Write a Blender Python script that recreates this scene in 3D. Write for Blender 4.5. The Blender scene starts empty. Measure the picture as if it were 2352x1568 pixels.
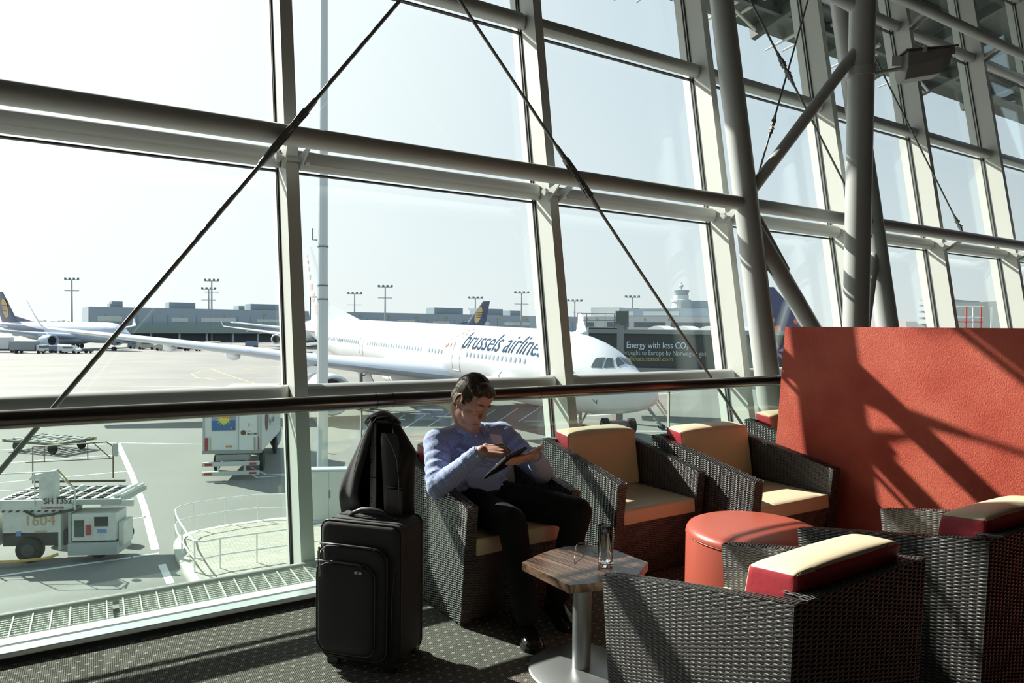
import bpy, bmesh, math, random
import numpy as np
from math import sin, cos, tan, radians, pi, sqrt, atan2
from mathutils import Vector, Matrix
random.seed(4)
scene = bpy.context.scene
COL = scene.collection

# ------------------------------------------------------------------ camera
EYE = 1.33
F = 1568.0
YAW, PITCH, ROLL = radians(31.45), radians(-1.28), radians(0.55)
FW = Vector((sin(YAW)*cos(PITCH), cos(YAW)*cos(PITCH), sin(PITCH)))
R0 = Vector((cos(YAW), -sin(YAW), 0)); U0 = R0.cross(FW)
RT = R0*cos(ROLL)+U0*sin(ROLL); UP = U0*cos(ROLL)-R0*sin(ROLL)
C0 = Vector((0, 0, EYE))
cd = bpy.data.cameras.new('camera'); cam = bpy.data.objects.new('camera', cd); COL.objects.link(cam)
cd.sensor_width = 36; cd.lens = 24; cd.clip_end = 3000; cd.clip_start = .05
cam.matrix_world = Matrix((( RT.x, UP.x, -FW.x, 0), (RT.y, UP.y, -FW.y, 0), (RT.z, UP.z, -FW.z, EYE), (0, 0, 0, 1)))
scene.camera = cam
vs = scene.view_settings
vs.view_transform = 'Standard'; vs.look = 'None'; vs.gamma = 1; vs.use_curve_mapping = False
vs.exposure = 0.62

# ------------------------------------------------------------------ sun and sky
SAZ, SEL = radians(26.0), radians(36.5)
SUN = Vector((-sin(SAZ)*cos(SEL), cos(SAZ)*cos(SEL), sin(SEL)))
sl = bpy.data.lights.new('sun', 'SUN'); sl.energy = 7.5; sl.angle = radians(0.55); sl.color = (1, .955, .875)
so = bpy.data.objects.new('sun', sl); COL.objects.link(so)
so.rotation_euler = SUN.to_track_quat('Z', 'Y').to_euler(); so.location = (0, 0, 40)
w = bpy.data.worlds.new('world'); scene.world = w; w.use_nodes = True
nt = w.node_tree; nt.nodes.clear()
def wn(t, **k):
    n = nt.nodes.new(t)
    for a, b in k.items(): setattr(n, a, b)
    return n
tc = wn('ShaderNodeTexCoord'); sx = wn('ShaderNodeSeparateXYZ')
nt.links.new(tc.outputs['Generated'], sx.inputs[0])
dp = wn('ShaderNodeVectorMath', operation='DOT_PRODUCT'); dp.inputs[1].default_value = SUN
nt.links.new(tc.outputs['Generated'], dp.inputs[0])
r1 = wn('ShaderNodeValToRGB')          # elevation gradient
r1.color_ramp.elements[0].position = 0.0; r1.color_ramp.elements[0].color = (.57, .61, .61, 1)
r1.color_ramp.elements[1].position = 1.0; r1.color_ramp.elements[1].color = (.20, .32, .46, 1)
e = r1.color_ramp.elements.new(.12); e.color = (.52, .585, .615, 1)
e = r1.color_ramp.elements.new(.45); e.color = (.36, .46, .54, 1)
nt.links.new(sx.outputs[2], r1.inputs[0])
r2 = wn('ShaderNodeValToRGB')          # glow around the sun
r2.color_ramp.elements[0].position = .30; r2.color_ramp.elements[0].color = (0, 0, 0, 1)
r2.color_ramp.elements[1].position = 1.0; r2.color_ramp.elements[1].color = (1, 1, 1, 1)
e = r2.color_ramp.elements.new(.58); e.color = (.30, .30, .30, 1)
e = r2.color_ramp.elements.new(.82); e.color = (.75, .75, .75, 1)
nt.links.new(dp.outputs['Value'], r2.inputs[0])
mx = wn('ShaderNodeMixRGB', blend_type='MIX'); mx.inputs[2].default_value = (.86, .88, .87, 1)
nt.links.new(r2.outputs[0], mx.inputs[0]); nt.links.new(r1.outputs[0], mx.inputs[1])
bg = wn('ShaderNodeBackground'); bg.inputs[1].default_value = 1.0
nt.links.new(mx.outputs[0], bg.inputs[0])
wo = wn('ShaderNodeOutputWorld'); nt.links.new(bg.outputs[0], wo.inputs[0])

# ------------------------------------------------------------------ helpers
G = EYE-7.8            # apron level
S = 0.831              # hall dimensions below are written in hall units
def ray(x, y): return FW+RT*((x-1176)/F)-UP*((y-784)/F)
def at(x, y, Z): return C0+ray(x, y)*Z
def onz(x, y, z):
    d = ray(x, y); return C0+d*((z-EYE)/d.z)
def onY(x, y, Y):
    d = ray(x, y); return C0+d*(Y/d.y)
def gp(x, y): return onz(x, y, G)
def cw(lat, dep, z=0.0):   # camera-bearing plan coordinates, z above apron
    return Vector((R0.x*lat+sin(YAW)*dep, R0.y*lat+cos(YAW)*dep, G+z))

MATS = {}
def mat(name, col, rough=.5, metal=0.0, spec=.5, noise=None, bump=None, emit=None, coat=0.0, sheen=0.0, alpha=None):
    if name in MATS: return MATS[name]
    m = bpy.data.materials.new(name); m.use_nodes = True
    n = m.node_tree.nodes; L = m.node_tree.links; b = n['Principled BSDF']
    c = tuple(col)+(1,) if len(col) == 3 else col
    b.inputs['Base Color'].default_value = c
    b.inputs['Roughness'].default_value = rough; b.inputs['Metallic'].default_value = metal
    b.inputs['Specular IOR Level'].default_value = spec
    b.inputs['Coat Weight'].default_value = coat
    b.inputs['Sheen Weight'].default_value = sheen
    if noise or bump:
        t = n.new('ShaderNodeTexCoord')
    if noise:                       # (scale, amount, second colour)
        nz = n.new('ShaderNodeTexNoise'); nz.inputs['Scale'].default_value = noise[0]; nz.inputs['Detail'].default_value = 6
        L.new(t.outputs['Object'], nz.inputs['Vector'])
        rp = n.new('ShaderNodeValToRGB'); rp.color_ramp.elements[0].position = .5-noise[1]; rp.color_ramp.elements[1].position = .5+noise[1]
        rp.color_ramp.elements[0].color = c; rp.color_ramp.elements[1].color = tuple(noise[2])+(1,)
        L.new(nz.outputs[0], rp.inputs[0]); L.new(rp.outputs[0], b.inputs['Base Color'])
    if bump:                        # (scale, strength, distance)
        nb = n.new('ShaderNodeTexNoise'); nb.inputs['Scale'].default_value = bump[0]; nb.inputs['Detail'].default_value = 5
        L.new(t.outputs['Object'], nb.inputs['Vector'])
        bp = n.new('ShaderNodeBump'); bp.inputs['Strength'].default_value = bump[1]; bp.inputs['Distance'].default_value = bump[2]
        L.new(nb.outputs[0], bp.inputs['Height']); L.new(bp.outputs[0], b.inputs['Normal'])
    if emit:
        b.inputs['Emission Color'].default_value = tuple(emit)+(1,); b.inputs['Emission Strength'].default_value = 1
    MATS[name] = m; return m

def glassmat(name, tint, refl=.035, rough=0.0):
    m = bpy.data.materials.new(name); m.use_nodes = True
    n = m.node_tree.nodes; L = m.node_tree.links; n.clear()
    tr = n.new('ShaderNodeBsdfTransparent'); tr.inputs[0].default_value = tuple(tint)+(1,)
    gl = n.new('ShaderNodeBsdfGlossy'); gl.inputs['Roughness'].default_value = rough; gl.inputs[0].default_value = (.9, 1, .97, 1)
    lw = n.new('ShaderNodeLayerWeight'); lw.inputs[0].default_value = .5
    pw = n.new('ShaderNodeMath'); pw.operation = 'POWER'; pw.inputs[1].default_value = 4.0; L.new(lw.outputs['Facing'], pw.inputs[0])
    fr = n.new('ShaderNodeMath'); fr.operation = 'MULTIPLY_ADD'; fr.inputs[1].default_value = .55; fr.inputs[2].default_value = refl; L.new(pw.outputs[0], fr.inputs[0])
    mxx = n.new('ShaderNodeMixShader'); o = n.new('ShaderNodeOutputMaterial')
    L.new(fr.outputs[0], mxx.inputs[0]); L.new(tr.outputs[0], mxx.inputs[1]); L.new(gl.outputs[0], mxx.inputs[2]); L.new(mxx.outputs[0], o.inputs[0])
    MATS[name] = m; return m

def tag(o, label=None, cat=None, group=None, kind=None):
    if label: o['label'] = label
    if cat: o['category'] = cat
    if group: o['group'] = group
    if kind: o['kind'] = kind
    return o
def thing(name, label, cat, loc=(0, 0, 0), rz=0, group=None, kind=None, parent=None):
    o = bpy.data.objects.new(name, None); COL.objects.link(o); o.empty_display_size = .1
    o.location = loc; o.rotation_euler = (0, 0, rz)
    if parent: o.parent = parent
    return tag(o, label, cat, group, kind)
def children(o): return [c for c in bpy.data.objects if c.parent == o]
def copy_tree(o, parent=None):
    c = o.copy(); COL.objects.link(c)
    if parent: c.parent = parent
    for ch in list(o.children): copy_tree(ch, c)
    return c

class MB:
    def __init__(s, k=1.0): s.v = []; s.f = []; s.k = k
    def add(s, vs_, fs):
        o = len(s.v); s.v += [tuple(Vector(p)*s.k) for p in vs_]; s.f += [tuple(i+o for i in f) for f in fs]; return s
    def hexa(s, p):   # p: 8 points, bottom ring 0-3, top ring 4-7
        return s.add(p, [(0, 3, 2, 1), (4, 5, 6, 7), (0, 1, 5, 4), (1, 2, 6, 5), (2, 3, 7, 6), (3, 0, 4, 7)])
    def box(s, c, d, rz=0, M=None):
        c = Vector(c); x, y, z = [q/2 for q in d]; P = []
        for zz in (-z, z):
            for a, b in ((-x, -y), (x, -y), (x, y), (-x, y)):
                q = Vector((a, b, zz))
                if rz: q = Matrix.Rotation(rz, 3, 'Z') @ q
                if M: q = M @ q
                P.append(c+q)
        return s.hexa(P)
    def bar(s, a, b, w_, h, up=(0, 0, 1)):   # rectangular bar from a to b
        a = Vector(a); b = Vector(b); d = (b-a).normalized(); u = Vector(up); r = d.cross(u)
        if r.length < 1e-4: r = d.cross(Vector((1, 0, 0)))
        r.normalize(); u = r.cross(d); r *= w_/2; u *= h/2
        return s.hexa([a-r-u, a+r-u, a+r+u, a-r+u, b-r-u, b+r-u, b+r+u, b-r+u])
    def cyl(s, a, b, r0, r1=None, n=16, cap=True):
        return s.tube([a, b], [r0, r0 if r1 is None else r1], n, cap)
    def tube(s, pts, r, n=10, cap=True, closed=False):
        pts = [Vector(p) for p in pts]; m = len(pts)
        if not isinstance(r, (list, tuple)): r = [r]*m
        V_ = []; ref = None
        for i, p in enumerate(pts):
            if closed: d = pts[(i+1) % m]-pts[i-1]
            else: d = pts[min(i+1, m-1)]-pts[max(i-1, 0)]
            d.normalize()
            if ref is None: ref = Vector((0, 0, 1)) if abs(d.z) < .9 else Vector((1, 0, 0))
            x = ref-d*ref.dot(d)
            if x.length < 1e-5: x = d.orthogonal()
            x.normalize(); ref = x; y = d.cross(x)
            for k in range(n):
                a = 2*pi*k/n; V_.append(p+(x*cos(a)+y*sin(a))*r[i])
        Fc = []
        for i in range(m if closed else m-1):
            j = (i+1) % m
            for k in range(n):
                l = (k+1) % n; Fc.append((i*n+k, i*n+l, j*n+l, j*n+k))
        if cap and not closed:
            Fc.append(tuple(reversed(range(n)))); Fc.append(tuple((m-1)*n+k for k in range(n)))
        return s.add(V_, Fc)
    def rings(s, rs, cap=True):    # loft of equal-length rings
        n = len(rs[0]); Fc = []
        for i in range(len(rs)-1):
            for k in range(n):
                l = (k+1) % n; Fc.append((i*n+k, i*n+l, (i+1)*n+l, (i+1)*n+k))
        if cap: Fc.append(tuple(reversed(range(n)))); Fc.append(tuple((len(rs)-1)*n+k for k in range(n)))
        return s.add([p for r in rs for p in r], Fc)
    def lathe(s, c, prof, n=32, cap=True):
        c = Vector(c)
        return s.rings([[c+Vector((r*cos(2*pi*k/n), r*sin(2*pi*k/n), z)) for k in range(n)] for r, z in prof], cap)
    def ell(s, c, r, M=None, n=16, m=10):
        c = Vector(c); V_ = []; Fc = []
        for i in range(1, m):
            t = pi*i/m
            for k in range(n):
                a = 2*pi*k/n; q = Vector((r[0]*sin(t)*cos(a), r[1]*sin(t)*sin(a), r[2]*cos(t)))
                V_.append(c+(M @ q if M else q))
        q = Vector((0, 0, r[2])); V_.append(c+(M @ q if M else q)); V_.append(c-(M @ q if M else q))
        for i in range(m-2):
            for k in range(n):
                l = (k+1) % n; Fc.append((i*n+k, (i+1)*n+k, (i+1)*n+l, i*n+l))
        T = (m-1)*n
        for k in range(n):
            l = (k+1) % n; Fc.append((T, k, l)); Fc.append((T+1, (m-2)*n+l, (m-2)*n+k))
        return s.add(V_, Fc)
    def caps(s, a, b, r0, r1=None, n=14):    # tapered capsule
        r1 = r0 if r1 is None else r1; a = Vector(a); b = Vector(b); d = b-a; L = d.length
        if L < 1e-6: return s.ell(a, (r0, r0, r0))
        d /= L; pts = []; rr = []
        for t in (-.98, -.8, -.5, -.2): pts.append(a+d*(r0*t)); rr.append(r0*sqrt(1-t*t))
        pts.append(a); rr.append(r0); pts.append(b); rr.append(r1)
        for t in (.2, .5, .8, .98): pts.append(b+d*(r1*t)); rr.append(r1*sqrt(1-t*t))
        return s.tube(pts, rr, n)
    def prism(s, poly, z0, z1):
        n = len(poly); V_ = [(p[0], p[1], z0) for p in poly]+[(p[0], p[1], z1) for p in poly]
        return s.add(V_, [tuple(reversed(range(n))), tuple(range(n, 2*n))]+[(k, (k+1) % n, n+(k+1) % n, n+k) for k in range(n)])
    def build(s, name, m, parent=None, smooth=False, bevel=0, seg=2, fix=True):
        me = bpy.data.meshes.new(name); me.from_pydata(s.v, [], s.f); me.update()
        if fix and len(s.v) < 30000:
            bm = bmesh.new(); bm.from_mesh(me); bmesh.ops.recalc_face_normals(bm, faces=bm.faces); bm.to_mesh(me); bm.free()
        o = bpy.data.objects.new(name, me); COL.objects.link(o); me.materials.append(m)
        if smooth: 
            me.polygons.foreach_set('use_smooth', [True]*len(me.polygons))
            if smooth == 'auto': me.set_sharp_from_angle(angle=radians(40))
        if bevel:
            md = o.modifiers.new('bevel', 'BEVEL'); md.width = bevel; md.segments = seg; md.limit_method = 'ANGLE'
        if parent: o.parent = parent
        return o

def text_mesh(body, size, shear=0.0, bold=0.0, spacing=1.0):
    cu = bpy.data.curves.new('lettering', 'FONT'); cu.body = body; cu.size = size; cu.shear = shear; cu.offset = bold
    cu.space_character = spacing; cu.resolution_u = 4
    o = bpy.data.objects.new('lettering', cu); COL.objects.link(o)
    dg = bpy.context.evaluated_depsgraph_get()
    me = bpy.data.meshes.new_from_object(o.evaluated_get(dg))
    bpy.data.objects.remove(o); return me
def text_on(body, size, org, ux, uy, m, parent, name='lettering', thick=.0, shear=0, bold=0, fit=None, spacing=1.0):
    me = text_mesh(body, size, shear, bold, spacing); ux = Vector(ux).normalized(); uy = Vector(uy).normalized(); org = Vector(org)
    k = 1.0
    if fit:
        xs = [v.co.x for v in me.vertices]; k = fit/(max(xs)-min(xs)); 
    for v in me.vertices: v.co = org+ux*(v.co.x*k)+uy*(v.co.y)
    me.materials.append(m); o = bpy.data.objects.new(name, me); COL.objects.link(o)
    if parent: o.parent = parent
    return o
# ------------------------------------------------------------------ materials
M = {}
M['alu'] = mat('painted_aluminium', (.56, .58, .54), .42, .0, .5)
M['steel'] = mat('painted_steel', (.45, .465, .45), .38, .05, .5)
M['rod'] = mat('rod_steel', (.20, .21, .20), .45, .3)
M['gasket'] = mat('gasket_rubber', (.02, .02, .02), .6)
M['glass'] = glassmat('facade_glass', (.955, .975, .968))
M['balglass'] = glassmat('balustrade_glass', (.865, .925, .90))
M['bronze'] = mat('dark_polished_metal', (.16, .14, .125), .24, .9)
M['slab'] = mat('concrete_dark', (.30, .30, .29), .8)
M['white'] = mat('white_paint', (.80, .80, .80), .4)
M['ceil'] = mat('ceiling_panel', (.13, .13, .125), .8)
M['soffit'] = mat('soffit_metal', (.065, .08, .076), .5, .2, noise=(1.2, .12, (.04, .05, .048)))
M['hallwall'] = mat('hall_wall', (.08, .075, .07), .8)

# ------------------------------------------------------------------ the hall
LEAN = tan(radians(9.5)); Y0 = 4.41          # inner face of the mullions at floor level
def fy(z, off=0.0): return Y0+off+z*LEAN
XM = [-3.25, -1.06, 1.13, 3.34, 5.54, 7.68, 9.80, 11.92, 14.1, 16.3]
TD, TW = .25, .088            # mullion depth and width
GD = .235                     # glass plane behind the inner face
ZT = [1.04, 2.706, 4.285, 5.86, 7.45]   # transom underside levels
ZTOP = 8.9

# carpet with pale flecks
cm = bpy.data.materials.new('carpet'); cm.use_nodes = True
n = cm.node_tree.nodes; L = cm.node_tree.links; b = n['Principled BSDF']; b.inputs['Roughness'].default_value = .95; b.inputs['Specular IOR Level'].default_value = .1
t = n.new('ShaderNodeTexCoord'); mp = n.new('ShaderNodeMapping'); mp.inputs['Rotation'].default_value = (0, 0, radians(-9)); mp.inputs['Scale'].default_value = (23, 23, 23)
L.new(t.outputs['Object'], mp.inputs[0])
sp = n.new('ShaderNodeSeparateXYZ'); L.new(mp.outputs[0], sp.inputs[0])
def mth(op, a, b_=None, c_=None):
    q = n.new('ShaderNodeMath'); q.operation = op
    for i, v in enumerate((a, b_, c_)):
        if v is None: continue
        if hasattr(v, 'links'): L.new(v, q.inputs[i])
        else: q.inputs[i].default_value = v
    return q.outputs[0]
row = mth('FLOOR', sp.outputs[1])
offx = mth('ADD', sp.outputs[0], mth('MULTIPLY', mth('MODULO', row, 2.0), .5))
fx = mth('SUBTRACT', mth('FRACT', offx), .5); fyv = mth('SUBTRACT', mth('FRACT', sp.outputs[1]), .5)
dist = mth('SQRT', mth('ADD', mth('MULTIPLY', mth('MULTIPLY', fx, fx), 1.0), mth('MULTIPLY', mth('MULTIPLY', fyv, fyv), 2.6)))
dot_ = mth('LESS_THAN', dist, .19)
nz = n.new('ShaderNodeTexNoise'); nz.inputs['Scale'].default_value = 260; L.new(t.outputs['Object'], nz.inputs[0])
wv = n.new('ShaderNodeTexWave'); wv.inputs['Scale'].default_value = 45; wv.inputs['Distortion'].default_value = 2; wv.inputs['Detail Scale'].default_value = 6; L.new(t.outputs['Object'], wv.inputs[0])
rp = n.new('ShaderNodeValToRGB'); rp.color_ramp.elements[0].position = .35; rp.color_ramp.elements[1].position = .75
rp.color_ramp.elements[0].color = (.035, .032, .028, 1); rp.color_ramp.elements[1].color = (.23, .215, .19, 1)
L.new(mth('MULTIPLY_ADD', wv.outputs[1], .35, mth('MULTIPLY', nz.outputs[0], .8)), rp.inputs[0])
mxc = n.new('ShaderNodeMixRGB'); mxc.inputs[2].default_value = (.44, .42, .37, 1); L.new(mth('MULTIPLY', dot_, .8), mxc.inputs[0]); L.new(rp.outputs[0], mxc.inputs[1]); L.new(mxc.outputs[0], b.inputs['Base Color'])
bp = n.new('ShaderNodeBump'); bp.inputs['Strength'].default_value = .6; bp.inputs['Distance'].default_value = .004; L.new(mth('ADD', wv.outputs[1], nz.outputs[0]), bp.inputs['Height']); L.new(bp.outputs[0], b.inputs['Normal'])
M['carpet'] = cm

XL, XR, YB = -5.2, 17.6, -7.0
def struct(o): o['kind'] = 'structure'; return o
struct(MB(S).box(((XL+XR)/2, (3.90+YB)/2, -.15), (XR-XL, 3.90-YB, .3)).build('floor', M['carpet']))
struct(MB(S).box(((XL+XR)/2, YB-.1, 4.3), (XR-XL+.4, .2, 9.2)).build('wall_back', M['hallwall']))
struct(MB(S).box((XL-.1, (YB+4.0)/2, 4.3), (.2, 4.0-YB, 9.2)).build('wall_left', M['hallwall']))
struct(MB(S).box((XR+.1, (YB+4.0)/2, 4.3), (.2, 4.0-YB, 9.2)).build('wall_right', M['hallwall']))
struct(MB(S).box(((XL+XR)/2, (YB+5.9)/2, ZTOP+.15), (XR-XL+.4, 5.9-YB, .3)).build('ceiling', M['ceil']))
# raised floor edge: aluminium trim, groove, white bar, grating, rail
t1 = MB(S); t1.box(((XL+XR)/2, 3.955, .040), (XR-XL, .085, .028)); struct(t1.build('trim_1', mat('brushed_aluminium', (.72, .76, .78), .3, .55), bevel=.003))
t2 = MB(S); t2.box(((XL+XR)/2, 4.047, .044), (XR-XL, .085, .030)); struct(t2.build('trim_2', mat('white_aluminium', (.85, .86, .84), .35, .2), bevel=.003))
t3 = MB(S); t3.box(((XL+XR)/2, 4.14, -.12), (XR-XL, .48, .24)); struct(t3.build('trim_3', mat('convector_pit', (.13, .135, .12), .7)))
rl = MB(S).cyl((XL, 4.40, .045), (XR, 4.40, .045), .028, n=14); struct(rl.build('trim_4', M['steel'], smooth='auto'))
gm = mat('grate_metal', (.58, .60, .56), .45, .3)
xs = [-2.4, .10, 2.6, 5.1]
for i, x0 in enumerate(xs):
    g = thing('floor_grate', ['grey metal floor grating under the big left window, cut by the left frame edge', 'grey metal floor grating along the window left of the black suitcase', 'grey metal floor grating along the window behind the man\'s chair', 'grey metal floor grating along the window by the leaning column'][i], 'grate', group='floor gratings along the window')
    x1 = x0+2.49
    a = MB(S)
    for k in range(9): a.box(((x0+x1)/2, 4.125+k*.031, .045), (x1-x0-.02, .0045, .018))
    a.build('grate_bars', gm, g)
    c = MB(S)
    for k in range(30): 
        xx = x0+.03+k*.0835
        if xx < x1-.02: c.box((xx, 4.25, .050), (.007, .29, .016))
    c.build('cross_bars', gm, g)
    d = MB(S)
    for k in range(110):
        xx = x0+.03+k*.0225
        if xx < x1-.02: d.box((xx, 4.25, .044), (.004, .29, .010))
    d.build('fine_bars', gm, g)

# facade bays
for i, xm in enumerate(XM):
    g = thing('window_%d' % (i+1), None, None, kind='structure')
    P = lambda x, off, z: (x, fy(z, off), z)
    z0, z1 = -1.6, ZTOP
    x0, x1 = xm, xm+TW
    MB(S).hexa([P(x0, 0, z0), P(x1, 0, z0), P(x1, GD-.012, z0), P(x0, GD-.012, z0), P(x0, 0, z1), P(x1, 0, z1), P(x1, GD-.012, z1), P(x0, GD-.012, z1)]).build('mullion', M['alu'], g)
    ext = MB(S); ext.hexa([P(x0, GD+.03, z0), P(x1, GD+.03, z0), P(x1, TD+.12, z0), P(x0, TD+.12, z0), P(x0, GD+.03, z1), P(x1, GD+.03, z1), P(x1, TD+.12, z1), P(x0, TD+.12, z1)])
    ext.build('outer_fin', M['alu'], g)
    ga = MB(S)
    for o_ in (GD-.012, GD+.022):
        ga.hexa([P(x0-.012, o_, z0), P(x1+.012, o_, z0), P(x1+.012, o_+.010, z0), P(x0-.012, o_+.010, z0), P(x0-.012, o_, z1), P(x1+.012, o_, z1), P(x1+.012, o_+.010, z1), P(x0-.012, o_+.010, z1)])
    ga.build('gasket', M['gasket'], g)
    sp_ = MB(S); sp_.hexa([P(x0+.001, GD-.002, z0), P(x1-.001, GD-.002, z0), P(x1-.001, GD+.022, z0), P(x0+.001, GD+.022, z0), P(x0+.001, GD-.002, z1), P(x1-.001, GD-.002, z1), P(x1-.001, GD+.022, z1), P(x0+.001, GD+.022, z1)])
    sp_.build('glazing_strip', M['white'], g)
    if i == len(XM)-1: continue
    a, b_ = x1, XM[i+1]
    for j, zt in enumerate(ZT):
        tr = MB(S); n_ = 14; rs = []
        for xx, sc in ((a+.002, 1.0), (b_-.075, 1.0), (b_-.045, .93), (b_-.02, .72), (b_-.006, .35)):
            ring = []
            for k in range(n_):
                th = 2*pi*k/n_
                u = cos(th); v = sin(th)
                oy = .165-.085*max(0, u)*sc if u > 0 else .165+.06*abs(u)
                q = (abs(v)**.75)*(1 if v > 0 else -1)*.072
                ring.append(P(xx, oy, zt+.075+q))
            rs.append(ring)
        tr.rings(rs).build('transom', M['steel'], g, smooth='auto')
        MB(S).hexa([P(a, GD-.02, zt-.012), P(b_, GD-.02, zt-.012), P(b_, GD+.02, zt-.012), P(a, GD+.02, zt-.012), P(a, GD-.02, zt), P(b_, GD-.02, zt), P(b_, GD+.02, zt), P(a, GD+.02, zt)]).build('transom_gasket', M['gasket'], g)
    lv = [-1.6]+ZT+[ZTOP]
    for j in range(len(lv)-1):
        MB(S).hexa([P(a-.01, GD, lv[j]), P(b_+.01, GD, lv[j]), P(b_+.01, GD+.012, lv[j]), P(a-.01, GD+.012, lv[j]), P(a-.01, GD, lv[j+1]), P(b_+.01, GD, lv[j+1]), P(b_+.01, GD+.012, lv[j+1]), P(a-.01, GD+.012, lv[j+1])]).build('glass_pane', M['glass'], g)
# building skirt below the floor, outside the glass line
struct(MB(S).box(((XL+XR)/2, (3.9+YB)/2, -4.2), (XR-XL, 3.9-YB, 7.6)).build('wall_basement', M['slab']))

# structural tubes
def pipe(z, off, x0, x1, r, label):
    y = fy(z)-off
    g = thing('structural_tube', label, 'steel tube', group=None)
    MB(S).cyl((x0, y, z), (x1, y, z), r, n=28).build('tube', M['steel'], g, smooth='auto')
    for xm in XM:
        if x0 < xm < x1:
            xc = xm+TW/2
            k = MB(S)
            for dx in (-.075, .075):
                k.hexa([(xc+dx-.006, y+.02, z-.02), (xc+dx+.006, y+.02, z-.02), (xc+dx*.7+.006, fy(z-.10), z-.16), (xc+dx*.7-.006, fy(z-.10), z-.16), (xc+dx-.006, y+.03, z-.05+.03), (xc+dx+.006, y+.03, z+.0), (xc+dx*.7+.006, fy(z), z-.06), (xc+dx*.7-.006, fy(z), z-.06)])
            k.cyl((xc-.10, fy(z)-.03, z-.09), (xc+.10, fy(z)-.03, z-.09), .018, n=10)
            k.cyl((xc-.115, fy(z)-.03, z-.09), (xc-.085, fy(z)-.03, z-.09), .034, n=12)
            k.cyl((xc+.085, fy(z)-.03, z-.09), (xc+.115, fy(z)-.03, z-.09), .034, n=12)
            k.build('bracket', M['steel'], g)
    return g
POFF = .28
pipe(2.835, POFF, XL, 17.4, .068, 'long grey steel tube crossing the windows above head height')
pipe(5.86+.13, POFF, XL, 17.4, .068, 'grey steel tube crossing the windows at the top right of the frame')
def cyly(z): return fy(z)-POFF
# leaning columns
def lean_col(x, r, label, x0=None):
    g = thing('leaning_column', label, 'column')
    MB(S).cyl((x, cyly(-.2), -.2), (x, cyly(ZTOP), ZTOP), r, n=32).build('shaft', M['steel'], g, smooth='auto')
    return g
lean_col(5.53, .118, 'leaning grey steel column rising behind the left end of the red wall')
lean_col(7.70, .118, 'leaning grey steel column rising just right of the upright column')
VX, VY = 6.70, 4.16
g = thing('upright_column', 'vertical grey steel column behind the red wall with a lamp clamped on', 'column')
MB(S).cyl((VX, VY, -.02), (VX, VY, ZTOP), .125, n=32).build('shaft', M['steel'], g, smooth='auto')
def brace(a, b_, r, label):
    MBo = MB(S).cyl(a, b_, r, n=24).build('diagonal_brace', M['steel'], smooth='auto'); tag(MBo, label, 'brace'); return MBo
brace((5.56, cyly(2.92), 2.92), (VX-.02, VY, 4.50), .058, 'slanted grey brace between the leaning and the upright column, at mid height')
brace((5.6, cyly(5.75), 5.75), (VX-.02, VY, 4.86), .07, 'slanted grey brace meeting the upright column near the top of the frame')
brace((5.56, cyly(2.65), 2.65), (VX-.05, VY+.02, .95), .085, 'slanted grey brace dropping from the leaning column behind the red wall')
brace((7.72, cyly(2.65), 2.60), (VX+.05, VY+.02, .95), .06, 'short grey brace between upright column and the leaning column right of it')
# flat gusset on the brace
tag(MB(S).hexa([(5.60, 4.50, 2.72), (5.62, 4.50, 2.72), (5.95, 4.40, 2.2), (5.93, 4.40, 2.2), (5.60, 4.55, 2.3), (5.62, 4.55, 2.3), (5.90, 4.45, 2.05), (5.88, 4.45, 2.05)]).build('gusset_plate', M['steel']), 'small grey gusset plate under the leaning column joint', 'steel plate')

# bracing rods with clevis ends
def rod(pts, r, label, clev=(), ks=.85):
    g = thing('bracing_rod', label, 'rod')
    a, b_ = [Vector((x, cyly(z)+o, z)) for x, z, o in pts]
    MB(S).cyl(a, b_, r, n=12).build('rod', M['rod'], g, smooth='auto')
    d = (b_-a).normalized()
    for zc_ in clev:
        p = a+(b_-a)*((zc_-a.z)/(b_.z-a.z))
        k = MB(S); k.cyl(p-d*.36*ks, p-d*.16*ks, r*1.35, r*1.9, n=12); k.cyl(p+d*.36*ks, p+d*.16*ks, r*1.35, r*1.9, n=12)
        nrm = Vector((0, 1, 0)).cross(d).normalized(); q = nrm.cross(d)
        W_ = .028*ks**.5; 
        for s_ in (-1, 1):
            o_ = p+q*(.016*s_*ks**.5); hq = q*.006
            for e0, e1 in ((-.22, -.03), (.03, .22)):
                k.hexa([o_+d*e0*ks-nrm*W_*.8-hq, o_+d*e0*ks+nrm*W_*.8-hq, o_+d*e0*ks+nrm*W_*.8+hq, o_+d*e0*ks-nrm*W_*.8+hq, o_+d*e1*ks-nrm*W_-hq, o_+d*e1*ks+nrm*W_-hq, o_+d*e1*ks+nrm*W_+hq, o_+d*e1*ks-nrm*W_+hq])
        k.hexa([p-d*.12*ks-nrm*W_*.9-q*.006, p-d*.12*ks+nrm*W_*.9-q*.006, p-d*.12*ks+nrm*W_*.9+q*.006, p-d*.12*ks-nrm*W_*.9+q*.006, p+d*.12*ks-nrm*W_*.9-q*.006, p+d*.12*ks+nrm*W_*.9-q*.006, p+d*.12*ks+nrm*W_*.9+q*.006, p+d*.12*ks-nrm*W_*.9+q*.006])
        for t2 in (-.11, .11): k.cyl(p+d*t2*ks-q*.032, p+d*t2*ks+q*.032, .017*ks**.5, n=10)
        k.build('clevis', M['rod'], g, smooth='auto')
    return g
rod([(-1.057, -.02, -.08), (4.409, 7.33, -.08)], .0135, 'long dark rod rising from bottom left across the windows to the top', (2.84,))
rod([(.60, 6.40, -.08), (5.574, 0.0, -.08)], .0125, 'long dark rod falling from the top centre to behind the right beige chair', (2.82,))
rod([(4.701, 6.85, -.06), (7.544, 2.65, -.06)], .011, 'thin dark rod falling from top right between leaning and upright columns', (4.40,), .55)
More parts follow.
